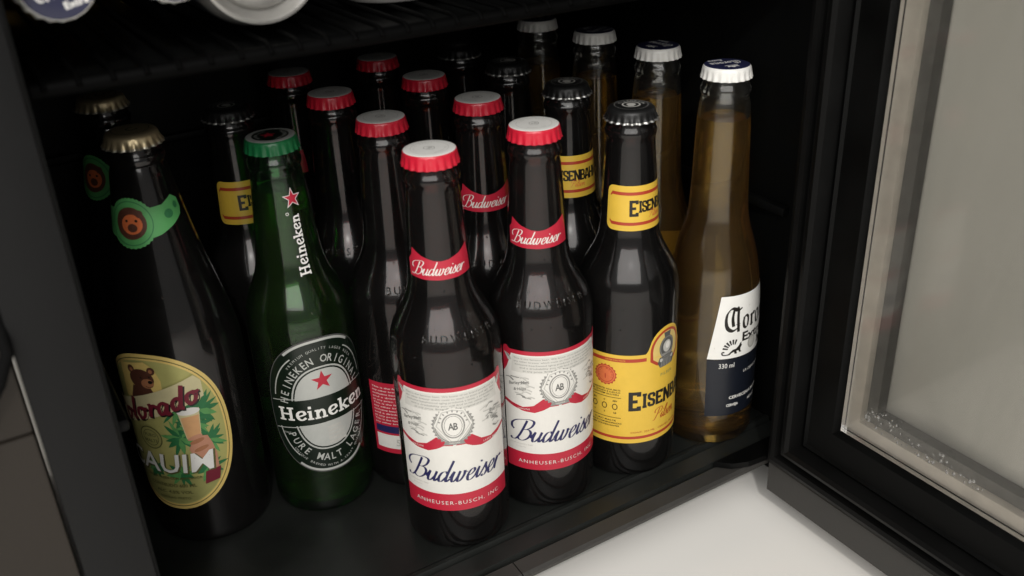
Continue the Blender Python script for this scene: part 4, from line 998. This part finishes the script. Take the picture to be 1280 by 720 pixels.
FIRST = [
 ('red', 0.0000, 0.0000, -115, -112, 30, 'foremost brown bottle with red and white cap nearest the front sill', GR, None),
 ('red', 0.0038, 0.0657, 60, 70, 10, 'red capped brown bottle turned to show its small red back label', GR, -122),
 ('red', 0.0011, 0.1328, 40, 20, -30, 'third red capped bottle in the row to the right of the green bottle', GR, None),
 ('red', -0.0013, 0.1985, -150, -160, 60, 'rearmost red capped bottle behind the green bottle', GR, None),
 ('red', 0.0623, 0.0012, -103, -120, -20, 'red capped bottle with white label beside the yellow labelled bottle', GR, None),
 ('red', 0.0647, 0.0648, -112, -108, 75, 'second red capped bottle in its row, red neck label showing', GR, None),
 ('red', 0.0639, 0.1315, 90, 80, 5, 'red capped bottle third in the right hand red capped row', GR, None),
 ('red', 0.0616, 0.1978, 70, 75, 45, 'dim red capped bottle farthest back in the right hand red capped row', GR, None),
 ('yellow', 0.1228, -0.0037, -78, -82, -40, 'black capped bottle with big yellow label beside the clear bottle', GY, None),
 ('yellow', 0.1237, 0.0598, -115, -114, -25, 'second black capped bottle, only its yellow neck label showing', GY, None),
 ('yellow', 0.1241, 0.1285, 60, 60, 40, 'dark black capped bottle third in its row', GY, None),
 ('yellow', 0.1211, 0.1895, 30, 40, 80, 'barely visible black capped bottle at the back of its row', GY, None),
 ('yellow', -0.0585, 0.1452, 100, -68, 15, 'black capped bottle with yellow neck label behind the green bottle', GY, None),
 ('clear', 0.1874, -0.0089, -76, 0, 165, 'clear bottle of golden beer in the corner by the door hinge', GC, None),
 ('clear', 0.1887, 0.0538, 40, 0, 100, 'second clear bottle behind the corner one, navy cap with white mark', GC, None),
 ('clear', 0.1859, 0.1167, 70, 0, 20, 'third clear bottle in the right hand row, dim white skirted cap', GC, None),
 ('clear', 0.1783, 0.1756, 110, 0, 60, 'rearmost clear bottle of the right hand row near the back wall', GC, None),
 ('green', -0.0556, 0.0763, -93, -84, 60, 'green bottle with red star and dark oval label', None, None),
 ('wide', -0.1214, 0.0928, -135, -131, 30, 'wide dark bottle with oval palm leaf label beside the grey fridge side', GW, None),
 ('wide', -0.1211, 0.1757, 60, -146, 70, 'wide dark gold capped bottle behind the one with the oval label', GW, None),
]
for k, x, y, bd, nk, cp, lb, gp, bk in FIRST: place(k, x, y, bd, nk, cp, lb, gp, back=bk)
# bottles lying on the upper shelf, caps to the front
ZW = ZS + 0.0042
def lying(x, y, capa, label):
    r = place('clear', x, y, 90, 0, capa, label, GC)
    # axis along +y inside, cap facing the front (-y)
    r.rotation_euler = (R(90), 0, 0)
    r.location = (x, y + 0.245, ZW + 0.0303)
lying(-0.1528, -0.028, 13, 'clear bottle lying on the upper shelf, navy cap facing out, leftmost')
lying(-0.1105, -0.020, -160, 'clear bottle lying on the upper shelf beside the silver can end')

# ------------------------------------------------------------------ cans
def can_mesh_parts(root, rb, rn, L, flip):
    body = [(0, 0.009), (rn - 0.006, 0.009), (rn - 0.0025, 0.001), (rn - 0.001, 0.0), (rn, 0.0014), (rn + 0.001, 0.004), (rb - 0.0006, 0.012), (rb, 0.016), (rb, L - 0.016), (rb - 0.0006, L - 0.012), (rn + 0.0008, L - 0.003), (rn, L - 0.001)]
    rm = [0, 0, 0, 0, 0, 0, 0, 1, 1, 0, 0]
    link('can_body', lathe_mesh([(r, z) for r, z in body], 64, [CANAL, CANBODY], rm, name='can_body'), root)
    lid = [(rn - 0.0008, L - 0.0014), (rn + 0.0003, L - 0.0004), (rn, L + 0.0008), (rn - 0.0012, L + 0.0010), (rn - 0.0022, L), (rn - 0.0034, L - 0.0048), (rn - 0.0050, L - 0.0056), (rn - 0.0060, L - 0.0030), (rn - 0.0068, L - 0.0022), (rn - 0.0115, L - 0.0022), (rn - 0.0118, L - 0.0026), (0, L - 0.0026)]
    link('can_lid', lathe_mesh(lid, 64, [CANAL], name='can_lid'), root)
c1 = empty('beer_can', (-0.0752, 0.118, ZW + 0.0285))
can_mesh_parts(c1, 0.0285, 0.0255, 0.132, False)
c1.rotation_euler = (R(90), 0, 0)
tag(c1, 'silver can lying on the upper shelf with its round end facing out', 'can', 'cans on the upper shelf')
c2 = empty('beer_can', (0.0010, 0.0285, ZW))
can_mesh_parts(c2, 0.0285, 0.0240, 0.132, True)
tag(c2, 'can standing upright on the upper shelf, only its silver foot showing', 'can', 'cans on the upper shelf')
